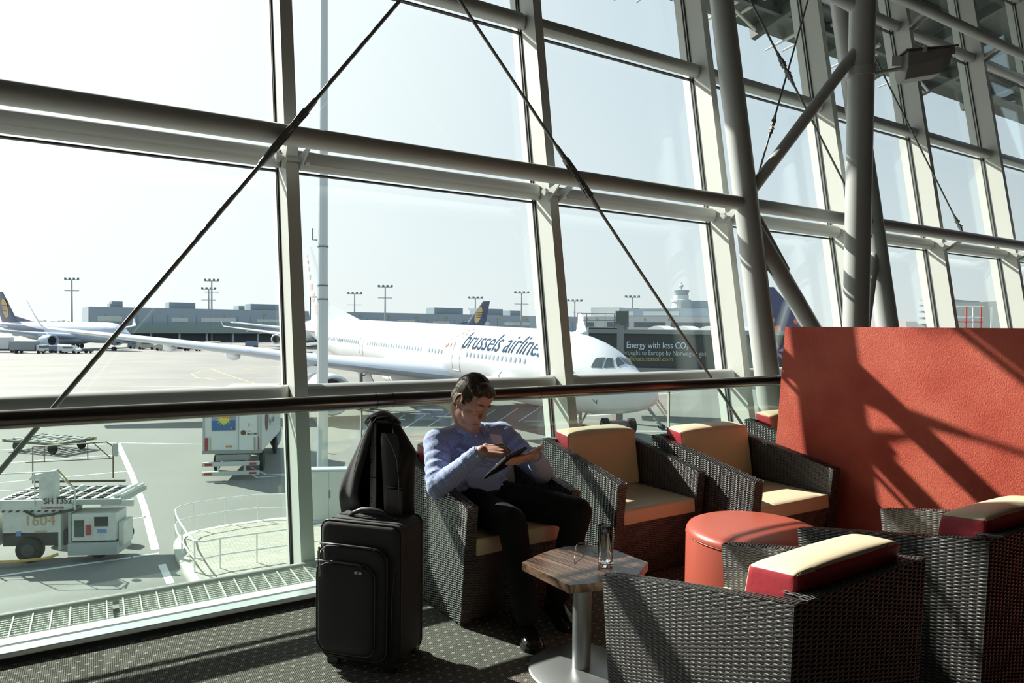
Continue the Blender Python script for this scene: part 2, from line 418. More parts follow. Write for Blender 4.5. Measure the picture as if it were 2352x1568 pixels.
rod([(7.881, 6.80, .04), (5.663, 2.90, .04)], .010, 'thin dark rod rising left to right behind the leaning column top', (3.75,), .45)
rod([(6.539, 7.4, 0), (9.766, 2.90, 0)], .0095, 'thin dark rod passing behind the wall lamp down to the long tube', (3.0,), .35)

# handrail and glass balustrade
HY = 4.06
g = thing('handrail', 'long dark polished metal handrail running along the window', 'handrail')
MB(S).cyl((XL, HY, 1.128), (XR, HY, 1.128), .0457, n=28).build('rail', M['bronze'], g, smooth='auto')
jm = mat('joint_metal', (.08, .07, .06), .3, .9)
for x in (1.49, 1.60, 2.707, 5.3): MB(S).cyl((x-.004, HY, 1.128), (x+.004, HY, 1.128), .0464, n=28).build('joint_ring', jm, g, smooth='auto')
bx = [-3.8, -1.2, 1.40, 3.985, 6.57, 9.1, 11.7, 14.3]
lab = ['', 'clear balustrade glass under the handrail at the far left', 'clear balustrade glass under the handrail behind the seated man', 'clear balustrade glass under the handrail beside the red wall end', 'balustrade glass pane behind the red wall', 'balustrade glass pane under the handrail further along the window', 'balustrade glass pane under the handrail at the far end']
for i in range(1, len(bx)-1):
    o = MB(S).box(((bx[i]+bx[i+1])/2, HY, .565), (bx[i+1]-bx[i]-.012, .016, 1.03)).build('balustrade_glass', M['balglass'])
    tag(o, lab[min(i, 6)], 'glass panel', 'glass panels of the balustrade')
    tag(MB(S).box((bx[i], HY, .565), (.010, .018, 1.03)).build('glass_joint', mat('joint_seal', (.75, .78, .76), .4)), ['', 'thin vertical seal of the balustrade glass at the far left, outside the frame', 'thin pale seal line between balustrade panes behind the draped jacket', 'thin pale seal line between balustrade panes behind the right beige chair', 'pale seal between balustrade panes behind the red wall', 'pale seal between balustrade panes further along', 'pale seal between the last balustrade panes'][i], 'glass joint')

# roof overhang outside with blades
RZ, RY = 7.75, 9.55
g = thing('roof_overhang', 'dark metal roof overhang seen through the upper right windows', 'roof')
MB(S).hexa([(XL, 5.6, RZ+.9), (XR+8, 5.6, RZ+.9), (XR+8, RY, RZ), (XL, RY, RZ), (XL, 5.6, RZ+1.3), (XR+8, 5.6, RZ+1.3), (XR+8, RY, RZ+.25), (XL, RY, RZ+.25)]).build('soffit', M['soffit'], g)
bl = MB(S)
for i in range(12):
    x = XL+2+i*2.1
    MB(S).box((x, 7.6, RZ+.28), (.14, 3.9, .22), M=Matrix.Rotation(-.22, 3, 'X')).build('roof_rib', M['soffit'], g)
for i in range(3):
    y = 6.3+i*1.25
    MB(S).box(((XL+XR+8)/2, y, RZ+.9-.9*(y-5.6)/(RY-5.6)-.12), (XR+8-XL, .10, .18)).build('roof_purlin', M['soffit'], g)
for i in range(7):
    x = XL+9.0+i*2.12+.5
    b_ = MB(S)
    for dx, dz in ((-.3, .0), (.25, .1)):
        b_.cyl((x+dx, RY-.9, RZ+.05+dz), (x+dx-.05, RY+.35, RZ-.12+dz), .05, .02, n=8)
    b_.cyl((x-.5, RY-.5, RZ+.05), (x+.5, RY-.4, RZ-.25), .03, n=8)
    b_.build('roof_strut', M['alu'], g, smooth='auto')

# clamp and lamp on the upright column
zc = 4.22
g = thing('wall_lamp', 'grey wedge-shaped floodlight clamped to the upright steel column', 'lamp')
MB(S).cyl((VX, VY, zc-.045), (VX, VY, zc+.045), .145, n=32).build('clamp_ring', M['steel'], g, smooth='auto')
ax = Vector((.83, -.55, 0)).normalized(); sd = Vector((-ax.y, ax.x, 0)); o_ = Vector((VX, VY, zc))
MB(S).cyl(o_+ax*.13, o_+ax*.42+Vector((0, 0, .05)), .02, n=10).build('bracket_arm', M['alu'], g)
MB(S).box(o_+ax*.36+Vector((0, 0, .12)), (.12, .03, .10), rz=atan2(ax.y, ax.x)).build('mounting_plate', M['white'], g)
lb = MB(S); q = o_+ax*.40+Vector((0, 0, .0))
def LP(a, s_, z_): return q+(ax*a+sd*s_+Vector((0, 0, z_+.05)))*.78
lb.rings([[LP(.0, -.17, .17), LP(0, .17, .17), LP(0, .17, -.02), LP(0, .10, -.17), LP(0, -.10, -.17), LP(0, -.17, -.02)],
          [LP(.45, -.17, .21), LP(.45, .17, .21), LP(.45, .17, .08), LP(.45, .11, -.09), LP(.45, -.11, -.09), LP(.45, -.17, .08)],
          [LP(.56, -.16, .22), LP(.56, .16, .22), LP(.56, .16, .14), LP(.56, .11, .03), LP(.56, -.11, .03), LP(.56, -.16, .14)]])
lb.build('lamp_housing', mat('lamp_grey', (.30, .30, .29), .5), g, bevel=.006)
lid = MB(S); lid.hexa([LP(-.04, -.19, .17), LP(-.04, .19, .17), LP(.62, .19, .225), LP(.62, -.19, .225), LP(-.04, -.19, .19), LP(-.04, .19, .19), LP(.62, .19, .245), LP(.62, -.19, .245)]); lid.build('lamp_cover', mat('lamp_glass_frame', (.12, .12, .12), .4), g)
for a_, s_ in ((.2, -.185), (.60, -.1), (.60, .1)): MB(S).box(LP(a_, s_, .19), (.035, .02, .06), rz=atan2(ax.y, ax.x)).build('clip', M['alu'], g)

# ------------------------------------------------------------------ red wall
rm = bpy.data.materials.new('red_plaster'); rm.use_nodes = True
n = rm.node_tree.nodes; L = rm.node_tree.links; b = n['Principled BSDF']; b.inputs['Roughness'].default_value = .62; b.inputs['Specular IOR Level'].default_value = .35
t = n.new('ShaderNodeTexCoord'); mp = n.new('ShaderNodeMapping'); mp.inputs['Scale'].default_value = (1, 1, .55); L.new(t.outputs['Object'], mp.inputs[0])
n1 = n.new('ShaderNodeTexNoise'); n1.inputs['Scale'].default_value = 240; n1.inputs['Detail'].default_value = 4; L.new(mp.outputs[0], n1.inputs[0])
n2 = n.new('ShaderNodeTexNoise'); n2.inputs['Scale'].default_value = 3.5; n2.inputs['Detail'].default_value = 3; L.new(t.outputs['Object'], n2.inputs[0])
r_ = n.new('ShaderNodeValToRGB'); r_.color_ramp.elements[0].color = (.43, .062, .035, 1); r_.color_ramp.elements[1].color = (.52, .105, .062, 1); r_.color_ramp.elements[0].position = .35; r_.color_ramp.elements[1].position = .65
L.new(n2.outputs[0], r_.inputs[0]); L.new(r_.outputs[0], b.inputs['Base Color'])
bp = n.new('ShaderNodeBump'); bp.inputs['Strength'].default_value = .8; bp.inputs['Distance'].default_value = .0035; L.new(n1.outputs[0], bp.inputs['Height']); L.new(bp.outputs[0], b.inputs['Normal'])
M['red'] = rm
XW = 4.43; WT = .22
ye_t, ye_b = 3.31, 3.42
yb_ = -1.5; ny0, ny1, nz0, nz1 = 3.075, 3.205, .20, .43
def wy(z): return ye_b+(ye_t-ye_b)*z/1.617
W_ = MB(S); ht = 1.617
# front face around the niche plus the body of the wall
P_ = lambda x, y, z: (x, y, z)
vsl = [P_(XW, yb_, 0), P_(XW, ny0, 0), P_(XW, ny1, 0), P_(XW, wy(0), 0),
       P_(XW, yb_, nz0), P_(XW, ny0, nz0), P_(XW, ny1, nz0), P_(XW, wy(nz0), nz0),
       P_(XW, yb_, nz1), P_(XW, ny0, nz1), P_(XW, ny1, nz1), P_(XW, wy(nz1), nz1),
       P_(XW, yb_, ht), P_(XW, ny0, ht), P_(XW, ny1, ht), P_(XW, wy(ht), ht),
       P_(XW+.16, ny0, nz0), P_(XW+.16, ny1, nz0), P_(XW+.16, ny0, nz1), P_(XW+.16, ny1, nz1),
       P_(XW+WT, yb_, 0), P_(XW+WT, wy(0), 0), P_(XW+WT, yb_, ht), P_(XW+WT, wy(ht), ht)]
fs_ = []
for r0_ in range(3):
    for c_ in range(3):
        if r0_ == 1 and c_ == 1: continue
        a = r0_*4+c_; fs_.append((a, a+1, a+5, a+4))
fs_ += [(5, 6, 17, 16), (9, 18, 19, 10), (5, 16, 18, 9), (6, 10, 19, 17), (16, 17, 19, 18), (20, 22, 23, 21), (12, 13, 14, 15, 23, 22), (0, 20, 21, 3, 2, 1), (3, 21, 23, 15, 11, 7), (0, 4, 8, 12, 22, 20)]
o = W_.add(vsl, fs_).build('partition_wall', M['red']); tag(o, 'low orange-red plaster wall with a small square niche', 'low wall')
o = MB(S).hexa([(9.6, 3.22, 0), (9.9, 3.22, 0), (9.9, 3.46, 0), (9.6, 3.46, 0), (9.6, 3.27, 1.78), (9.9, 3.27, 1.78), (9.9, 3.40, 1.78), (9.6, 3.40, 1.78)]).build('partition_wall', mat('dark_red', (.35, .02, .03), .6)); tag(o, 'end of another dark red wall peeping over the orange-red one', 'low wall')
# ------------------------------------------------------------------ wicker armchairs
M['wicker'] = mat('wicker_strand', (.060, .058, .054), .36, .0, .85, coat=.4)
M['core'] = mat('wicker_core', (.012, .010, .009), .8)
M['beige'] = mat('beige_leather', (.74, .61, .42), .42, bump=(90, .15, .002), spec=.4)
M['redleather'] = mat('red_leather', (.38, .035, .045), .40, bump=(60, .3, .003), spec=.4)
def weave(mb, P00, P10, P11, P01, nrm, rp_=.0074, sp_=.0300, hw=.0037, th=.0017, amp=.0034):
    P00, P10, P11, P01 = [np.array(p, float) for p in (P00, P10, P11, P01)]; nrm = np.array(nrm, float); nrm /= np.linalg.norm(nrm)
    Lu = max(np.linalg.norm(P10-P00), np.linalg.norm(P11-P01)); Lv = max(np.linalg.norm(P01-P00), np.linalg.norm(P11-P10))
    nr = max(1, int(round(Lv/rp_))); ns = max(2, int(round(Lu/sp_)))
    nu = ns*4+1
    u = np.linspace(0, 1, nu)
    for r in range(nr):
        v = (r+.5)/nr
        a = P00*(1-v)+P01*v; b_ = P10*(1-v)+P11*v
        ud = (b_-a); L_ = np.linalg.norm(ud); ud = ud/L_; vd = np.cross(nrm, ud); vd /= np.linalg.norm(vd)
        c = a[None]+(b_-a)[None]*u[:, None]
        w_ = np.sin(u*ns*pi+(pi if r % 2 else 0)+.2)
        c = c+nrm[None]*(w_*amp)[:, None]
        jj = random.uniform(-.0006, .0006)
        c = c+vd[None]*(w_*.0014+jj)[:, None]
        hh = hw*(1+.14*w_)[:, None]
        ring = [c+nrm*th, c+vd*hh*.75+nrm*th*.55, c+vd*hh, c-nrm*th, c-vd*hh, c-vd*hh*.75+nrm*th*.55]
        V_ = np.stack(ring, 1).reshape(-1, 3)*mb.k
        o = len(mb.v); mb.v += V_.tolist()
        for i in range(nu-1):
            b0 = o+i*6; b1 = b0+6
            for k in range(6):
                l = (k+1) % 6; mb.f.append((b0+k, b0+l, b1+l, b1+k))
    # stakes
    for k in range(1, ns):
        uu = k/ns
        a = P00*(1-uu)+P10*uu-nrm*.0012; b_ = P01*(1-uu)+P11*uu-nrm*.0012
        ud = (P10-P00)/np.linalg.norm(P10-P00)*.0022
        o = len(mb.v)
        for p in (a-ud, a+ud, b_+ud, b_-ud): mb.v.append((p*mb.k).tolist())
        mb.f.append((o, o+1, o+2, o+3))
def cushion(name, C8, bulge, parent, mats, matfn=None, n=12, k=S, rnd=.018, seed=1):
    """C8: eight corner points, bottom ring then top ring; rounded soft box"""
    C8 = [Vector(p)*k for p in C8]; rg = random.Random(seed)
    bm = bmesh.new(); vm = {}
    def P(u, v, w_):
        a = lambda p, q, t_: p.lerp(q, t_)
        b0 = a(a(C8[0], C8[1], u), a(C8[3], C8[2], u), v); b1 = a(a(C8[4], C8[5], u), a(C8[7], C8[6], u), v)
        return a(b0, b1, w_)
    ph = [rg.uniform(0, 6) for _ in range(4)]
    def V_(i, j, l):
        key = (i, j, l)
        if key in vm: return vm[key]
        u, v, w_ = i/n, j/n, l/n
        f = lambda t_: .5-.5*cos(pi*t_)
        g_ = lambda t_: t_ if n < 4 else (f(t_)*.35+t_*.65)
        p = P(g_(u), g_(v), g_(w_)); c = P(.5, .5, .5)
        q = [abs(2*t_-1) for t_ in (u, v, w_)]
        s_ = [4*t_*(1-t_) for t_ in (u, v, w_)]
        ax_ = [(P(1, .5, .5)-P(0, .5, .5)), (P(.5, 1, .5)-P(.5, 0, .5)), (P(.5, .5, 1)-P(.5, .5, 0))]
        for m_ in range(3):
            o1, o2 = [x for x in range(3) if x != m_]
            sg_ = 1 if (u, v, w_)[m_] > .5 else -1
            if q[m_] > .999: p = p+ax_[m_].normalized()*sg_*bulge[m_]*k*(s_[o1]*s_[o2])**.6
            wr = sin(u*9+ph[0]+v*3)*sin(w_*8+ph[1])*.002*k
            p = p+ax_[m_].normalized()*wr*.5
        ne = sum(1 for x in q if x > .93)
        vm[key] = bm.verts.new(p); return vm[key]
    fl = []
    for i in range(n):
        for j in range(n):
            for fc, tp in (((V_(0, i, j), V_(0, i, j+1), V_(0, i+1, j+1), V_(0, i+1, j)), 'x0'), ((V_(n, i, j), V_(n, i+1, j), V_(n, i+1, j+1), V_(n, i, j+1)), 'x1'),
                           ((V_(i, 0, j), V_(i+1, 0, j), V_(i+1, 0, j+1), V_(i, 0, j+1)), 'y0'), ((V_(i, n, j), V_(i, n, j+1), V_(i+1, n, j+1), V_(i+1, n, j)), 'y1'),
                           ((V_(i, j, 0), V_(i, j+1, 0), V_(i+1, j+1, 0), V_(i+1, j, 0)), 'z0'), ((V_(i, j, n), V_(i+1, j, n), V_(i+1, j+1, n), V_(i, j+1, n)), 'z1')):
                f_ = bm.faces.new(fc); f_.material_index = matfn(tp) if matfn else 0; f_.smooth = True
    me = bpy.data.meshes.new(name); bm.to_mesh(me); bm.free()
    for m_ in mats: me.materials.append(m_)
    o = bpy.data.objects.new(name, me); COL.objects.link(o); o.parent = parent
    bv = o.modifiers.new('bevel', 'BEVEL'); bv.width = rnd*k; bv.segments = 3; bv.limit_method = 'ANGLE'; bv.angle_limit = radians(50)
    return o

def make_chair(name, W=.76, D=.82, zf=.645, zb=.81, t_=.063):
    g = thing(name, 'x', 'armchair')
    hw, hd = W/2, D/2; zs = .38; fi = .067; bi = .03
    tb = .085
    def zt(y): return zf+(zb-zf)*(y+hd)/D
    def corner(x, y, z):   # base splay / taper
        k_ = 1-z/.645 if z < .645 else 0
        yy = y
        if y < -hd+.12: yy = y+fi*max(0, k_)
        if y > hd-.12: yy = y-bi*max(0, k_)
        return (x, yy, z)
    for sgn in (-1, 1):
        xo, xi = sgn*hw, sgn*(hw-t_)
        bd = MB(S); c = corner
        a = .006
        bd.hexa([c(xo-sgn*a, -hd+a, .012), c(xi+sgn*a, -hd+a, .012), c(xi+sgn*a, hd-a, .012), c(xo-sgn*a, hd-a, .012), c(xo-sgn*a, -hd+a, zf-a), c(xi+sgn*a, -hd+a, zf-a), c(xi+sgn*a, hd-a, zb-a), c(xo-sgn*a, hd-a, zb-a)])
        nv = len(bd.v)
        # core and weave share the armrest mesh with two material slots
        core_faces = len(bd.f)
        o0, o1 = c(xo, -hd, .012), c(xo, hd, .012); o2, o3 = c(xo, hd, zb), c(xo, -hd, zf)
        weave(bd, o0, o1, o2, o3, (sgn, 0, 0))
        weave(bd, c(xi, -hd, .36), c(xi, hd-tb, .36), c(xi, hd-tb, zt(hd-tb)), c(xi, -hd, zf), (-sgn, 0, 0), amp=.0026)
        weave(bd, c(min(xo, xi), -hd, .012), c(max(xo, xi), -hd, .012), c(max(xo, xi), -hd, zf), c(min(xo, xi), -hd, zf), (0, -1, 0))
        # top: strands run slightly slanted across
        weave(bd, (xo, -hd, zf), (xi, -hd+.02, zf+.004), (xi, hd, zb), (xo, hd-.01, zb), (0, -(zb-zf)/D, 1), amp=.0022)
        ob = bd.build('armrest', M['wicker'], g, fix=False, smooth=True); ob.data.materials.append(M['core'])
        for i in range(core_faces): ob.data.polygons[i].material_index = 1; ob.data.polygons[i].use_smooth = False
    xi = hw-t_
    bk = MB(S); c = corner; a = .006
    bk.hexa([c(-xi, hd-tb+a, .012), c(xi, hd-tb+a, .012), c(xi, hd-a, .012), c(-xi, hd-a, .012), c(-xi, hd-tb+a, zb-a), c(xi, hd-tb+a, zb-a), c(xi, hd-a, zb-a), c(-xi, hd-a, zb-a)]); cf = len(bk.f)
    weave(bk, c(-hw, hd, .012), c(hw, hd, .012), c(hw, hd, zb), c(-hw, hd, zb), (0, 1, 0))
    weave(bk, (-xi, hd-tb, zb), (-xi, hd, zb), (xi, hd, zb), (xi, hd-tb, zb), (0, 0, 1), amp=.0022)
    ob = bk.build('backrest', M['wicker'], g, fix=False, smooth=True); ob.data.materials.append(M['core'])
    for i in range(cf): ob.data.polygons[i].material_index = 1; ob.data.polygons[i].use_smooth = False
    ap = MB(S)
    ap.hexa([(-xi, -hd+.10, .012), (xi, -hd+.10, .012), (xi, hd-tb, .012), (-xi, hd-tb, .012), (-xi, -hd+.035, zs-.004), (xi, -hd+.035, zs-.004), (xi, hd-tb, zs-.004), (-xi, hd-tb, zs-.004)]); cf = len(ap.f)
    weave(ap, (-xi, -hd+.094, .012), (xi, -hd+.094, .012), (xi, -hd+.029, zs-.004), (-xi, -hd+.029, zs-.004), (0, -1, -.1))
    ob = ap.build('seat_base', M['wicker'], g, fix=False, smooth=True); ob.data.materials.append(M['core'])
    for i in range(cf): ob.data.polygons[i].material_index = 1; ob.data.polygons[i].use_smooth = False
    x_ = xi-.004
    cushion('seat_cushion', [(-x_, -hd+.022, zs), (x_, -hd+.022, zs), (x_, hd-tb-.01, zs), (-x_, hd-tb-.01, zs), (-x_, -hd+.03, zs+.088), (x_, -hd+.03, zs+.088), (x_, hd-tb-.01, zs+.085), (-x_, hd-tb-.01, zs+.085)], (.0, .008, .012), g, [M['beige']])
    xt = xi-.012
    z0, z1 = zs+.09, zb+.042
    cushion('back_cushion', [(-x_+.006, hd-.275, z0), (x_-.006, hd-.275, z0), (x_-.006, hd-tb-.012, z0), (-x_+.006, hd-tb-.012, z0), (-xt, hd-.215, z1), (xt, hd-.215, z1), (xt*.97, hd-.045, z1+.015), (-xt*.97, hd-.045, z1+.015)], (.006, .012, .024), g,
            [M['beige'], M['redleather']], lambda tp: 0 if tp in ('y0', 'z1') else 1, seed=3)
    for x__ in (-hw+.05, hw-.05):
        for y_ in (-hd+.12, hd-.08): MB(S).cyl((x__, y_, 0), (x__, y_, .014), .015, n=10).build('foot', M['core'], g)
    return g
ch = make_chair('wicker_armchair')
CH = {'A': (2.018, 3.560, 2.6, 'black wicker armchair in which the man is sitting'), 'B': (3.083, 3.590, 1.2, 'empty black wicker armchair with beige cushions right of the seated man'),
      'D': (5.22, 3.60, 0, 'black wicker armchair mostly hidden behind the left end of the red wall'),
      'E': (2.067, 1.650, 182.4, 'nearest black wicker armchair at the bottom right, its back to the viewer'), 'F': (3.25, 1.644, 180.1, 'black wicker armchair at the right edge, back to the viewer, behind the nearest one')}
first = True
for k_, (x, y, a, lb_) in CH.items():
    o = ch if first else copy_tree(ch); first = False
    o.location = (x*S, y*S, 0); o.rotation_euler = (0, 0, radians(a)); o['label'] = lb_; o['group'] = 'wicker armchairs of the lounge'
c2 = make_chair('wicker_armchair', W=.875, D=.93, t_=.078)
c2.location = (3.935*S, 3.27*S, 0); c2['label'] = 'wide black wicker armchair with red-sided cushion beside the orange-red wall'; c2['group'] = 'wicker armchairs of the lounge'

# ------------------------------------------------------------------ ottoman
om = mat('coral_leather', (.40, .085, .055), .38, bump=(120, .12, .001), spec=.45)
g = thing('round_ottoman', 'round coral leather ottoman in front of the low red wall', 'ottoman', (3.14*S, 2.52*S, 0))
h_ = .5*S; r_ = .373*S
MB().lathe((0, 0, 0), [(r_-.006, .0), (r_-.001, .01), (r_, .05), (r_-.001, h_-.055), (r_-.006, h_-.044)], 64).build('side', om, g, smooth='auto')
MB().lathe((0, 0, 0), [(r_-.007, h_-.046), (r_-.001, h_-.040), (r_-.002, h_-.030), (r_-.012, h_-.014), (r_-.035, h_-.004), (r_-.09, h_+.003), (r_-.2, h_+.006), (.004, h_+.007)], 64).build('top', om, g, smooth='auto')
MB().tube([(cos(a*2*pi/64)*(r_-.002), sin(a*2*pi/64)*(r_-.002), h_-.045) for a in range(64)], .0028, 8, closed=True).build('piping', om, g, smooth=True)

# ------------------------------------------------------------------ table
wm = bpy.data.materials.new('zebrano_veneer'); wm.use_nodes = True
n = wm.node_tree.nodes; L = wm.node_tree.links; b = n['Principled BSDF']; b.inputs['Roughness'].default_value = .26; b.inputs['Specular IOR Level'].default_value = .6
t = n.new('ShaderNodeTexCoord'); mp = n.new('ShaderNodeMapping'); m0 = n.new('ShaderNodeMapping'); m0.inputs['Rotation'].default_value = (0, 0, radians(77)); L.new(t.outputs['Object'], m0.inputs[0]); mp.inputs['Scale'].default_value = (1.3, 60, 12); L.new(m0.outputs[0], mp.inputs[0])
n1 = n.new('ShaderNodeTexNoise'); n1.inputs['Scale'].default_value = 1.4; n1.inputs['Detail'].default_value = 5; L.new(mp.outputs[0], n1.inputs[0])
r2_ = n.new('ShaderNodeValToRGB'); r2_.color_ramp.elements[0].position = .40; r2_.color_ramp.elements[1].position = .62
r2_.color_ramp.elements[0].color = (.035, .020, .014, 1); r2_.color_ramp.elements[1].color = (.20, .125, .085, 1); L.new(n1.outputs[0], r2_.inputs[0]); L.new(r2_.outputs[0], b.inputs['Base Color'])
TX, TY = 1.605, 2.086
g = thing('side_table', 'small dark striped wood table on a brushed steel pedestal', 'table', (TX, TY, 0))
poly = [(1.411, 2.217), (1.420, 2.222), (1.533, 2.270), (1.60, 2.284), (1.66, 2.290), (1.72, 2.280), (1.775, 2.252), (1.812, 2.205), (1.826, 2.15), (1.838, 1.972), (1.72, 1.895), (1.60, 1.885), (1.432, 1.935)]
poly = [(x-TX, y-TY) for x, y in poly]
MB().prism(poly, .384, .415).build('tabletop', wm, g, bevel=.0012)
bs = mat('brushed_steel', (.36, .38, .38), .36, .75, bump=(400, .2, .0005))
MB().cyl((0, 0, .012), (0, 0, .384), .036, n=32).build('pedestal', bs, g, smooth='auto')
MB().lathe((0, 0, 0), [(.199, 0), (.205, .003), (.205, .008), (.198, .013), (.06, .017), (.037, .018)], 64).build('base_disc', bs, g, smooth='auto')
MB().cyl((0, 0, .374), (0, 0, .384), .07, n=24).build('top_plate', M['core'], g, smooth='auto')

# glass of water
gc = onz(1390, 1299, .415); 
g = thing('water_glass', 'tall narrow glass of water on the striped wood table', 'glass', (gc.x, gc.y, .4155))
cg = bpy.data.materials.new('clear_glass'); cg.use_nodes = True; b = cg.node_tree.nodes['Principled BSDF']; b.inputs['Transmission Weight'].default_value = 1; b.inputs['Roughness'].default_value = 0; b.inputs['IOR'].default_value = 1.45; b.inputs['Base Color'].default_value = (1, 1, 1, 1)
wt = bpy.data.materials.new('water'); wt.use_nodes = True; b = wt.node_tree.nodes['Principled BSDF']; b.inputs['Transmission Weight'].default_value = 1; b.inputs['Roughness'].default_value = 0; b.inputs['IOR'].default_value = 1.33
gr = .0275
MB().lathe((0, 0, 0), [(gr-.002, 0), (gr, .002), (gr+.0005, .155), (gr-.0006, .1565), (gr-.0018, .155), (gr-.002, .017), (.004, .014)], 40).build('tumbler', cg, g, smooth='auto')
MB().lathe((0, 0, 0), [(.004, .0145), (gr-.0023, .0175), (gr-.0021, .137), (.004, .1365)], 40).build('water', wt, g, smooth='auto')
# spectacles
g = thing('eyeglasses', 'thin wire-rimmed spectacles lying open on the striped wood table', 'glasses')
wr = mat('gold_wire', (.45, .40, .33), .25, .9); e1 = onz(1336, 1262, .43); e2 = onz(1372, 1264, .43)
dx = (e2-e1); dx.z = 0; hd_ = dx.normalized(); sep = .062; e2 = e1+hd_*sep; nf = Vector((-hd_.y, hd_.x, 0))
if nf.y > 0: nf = -nf
for e_ in (e1, e2):
    c = Vector((e_.x, e_.y, .4375)); u_ = (Vector((0, 0, 1))*.93-nf*.30).normalized()
    MB().tube([c+hd_*.023*cos(a*pi/12)+u_*.0185*sin(a*pi/12) for a in range(24)], .0015, 6, closed=True).build('rim', wr, g, smooth=True)
    MB().add([c+hd_*.0225*cos(a*pi/12)+u_*.018*sin(a*pi/12) for a in range(24)], [tuple(range(24))]).build('lens', glassmat('lens_glass', (.96, .97, .96)) if 'lens_glass' not in MATS else MATS['lens_glass'], g)
m_ = (e1+e2)/2
MB().tube([Vector((e1.x, e1.y, .443))+hd_*.023, Vector((m_.x, m_.y, .449)), Vector((e2.x, e2.y, .443))-hd_*.023], .0014, 6).build('bridge', wr, g, smooth=True)
for sg_, e_ in ((-1, e1), (1, e2)):
    a = Vector((e_.x, e_.y, .442))+hd_*.024*sg_
    MB().tube([a, a+nf*.01+Vector((0, 0, .001)), a+nf*.075-Vector((0, 0, .012)), a+nf*.105-Vector((0, 0, .0225))], .0015, 6).build('temple', wr, g, smooth=True)
    MB().tube([a+nf*.098-Vector((0, 0, .019)), a+nf*.115-Vector((0, 0, .0235)), a+nf*.128-Vector((0, 0, .0245))+hd_*.004], .0019, 6).build('temple_tip', M['core'], g, smooth=True)

# ------------------------------------------------------------------ suitcase
fab = mat('black_ballistic_nylon', (.022, .023, .023), .62, bump=(700, .5, .001), spec=.4, sheen=.15)
trimm = mat('black_piping', (.02, .02, .02), .35, spec=.6)
zipm = mat('zip_metal', (.30, .30, .30), .3, .9)
A_ = Vector((.752, 2.655, 0)); B_ = Vector((.972, 2.405, 0)); ux = (B_-A_).normalized(); uy = Vector((-ux.y, ux.x, 0))
if uy.dot(Vector((0, 1, 0))) < 0: uy = -uy
g = thing('suitcase', 'upright black fabric wheeled suitcase with a jacket hung over its pull handle', 'suitcase', (A_.x, A_.y, 0), atan2(ux.y, ux.x))
W_s, D_s, H_s = .345, .205, .565
def rr(x0, x1, z0, z1, r, n_=6):
    P = []
    for cx_, cz_, a0 in ((x1-r, z1-r, 0), (x0+r, z1-r, 90), (x0+r, z0+r, 180), (x1-r, z0+r, 270)):
        for k in range(n_+1):
            a = radians(a0+90*k/n_); P.append((cx_+r*cos(a), cz_+r*sin(a)))
    return P
def slab_(x0, x1, z0, z1, r, y0, y1, bul=0.0, ins=.0):
    """rounded-rect slab in the local xz plane; front face at y0 (toward viewer)"""
    rs = []
    for y_, s_ in ((y1, 0), (y0+.012, 0), (y0+.004, .006), (y0, .016), (y0-bul*.7, .04), (y0-bul, .085)):
        rs.append([(x, y_, z) for x, z in rr(x0+s_, x1-s_, z0+s_, z1-s_, max(.004, r-s_*.6))])
    m_ = MB().rings(rs, cap=False); n_r = len(rs[0])
    for ring, rev in ((rs[0], True), (rs[-1], False)):
        cx_ = sum(p[0] for p in ring)/n_r; cz_ = sum(p[2] for p in ring)/n_r
        m_.add(list(ring)+[(cx_, ring[0][1]-(0 if rev else .001), cz_)], [(k, (k+1) % n_r, n_r) for k in range(n_r)])
    return m_
slab_(0, W_s, .028, H_s, .035, 0, D_s, .004).build('shell', fab, g, smooth='auto')
for y_ in (.012, D_s-.012): MB().tube([(x, y_, z) for x, z in rr(-.001, W_s+.001, .027, H_s+.001, .035)], .0035, 8, closed=True).build('piping', trimm, g, smooth=True)
slab_(.008, W_s-.045, .055, H_s-.085, .05, -.028, .002, .006).build('front_pocket', fab, g, smooth='auto')
slab_(.014, W_s-.085, .075, H_s-.145, .045, -.046, -.020, .006).build('front_pocket', fab, g, smooth='auto')
for (x0, x1, z0, z1, y_) in ((.006, W_s-.043, .053, H_s-.083, -.022), (.012, W_s-.083, .073, H_s-.143, -.042)):
    pts = [(x, y_, z) for x, z in rr(x0, x1, z0, z1, .05) ]
    MB().tube(pts, .0032, 8, closed=True).build('zip', trimm, g, smooth=True)
    MB().tube([(x0+.01, y_-.003, z1+.001), (x0+.08, y_-.003, z1+.003), (x1-.07, y_-.003, z1+.002), (x1-.05, y_-.003, z1-.004)], .0042, 8).build('zip_edge', zipm if False else mat('zip_tape', (.10, .10, .10), .4, .3), g, smooth=True)
for x_, z_, y_ in ((.018, H_s-.10, -.036), (.043, H_s-.10, -.038), (.035, H_s-.16, -.056)):
    pl = MB(); pl.box((x_, y_, z_), (.008, .004, .014)); pl.box((x_, y_-.002, z_-.024), (.011, .003, .030)); pl.cyl((x_, y_-.001, z_-.008), (x_, y_-.005, z_-.008), .004, n=8)
    pl.build('zip_pull', zipm, g, bevel=.001)
MB().box((W_s+.002, .055, H_s-.10), (.004, .008, .045)).build('zip_pull', zipm, g)
MB().tube([(W_s-.04, -.018, .05), (W_s-.028, -.016, .15), (W_s-.026, -.014, .30), (W_s-.018, -.010, .40), (W_s-.004, -.006, .455)], .0022, 8).build('piping', trimm, g, smooth=True)
bd_ = MB(); bd_.rings([[(x, y_, z) for x, z in rr(.182-s_, .214+s_, .392-s_, .402+s_, .005)] for y_, s_ in ((-.050, 0), (-.056, 0))]).build('badge', mat('badge_metal', (.55, .55, .55), .3, .8), g)
MB().cyl((.198, -.056, .397), (.198, -.058, .397), .0045, n=12).build('badge_mark', mat('badge_red', (.45, .03, .03), .4), g)
tp = MB()
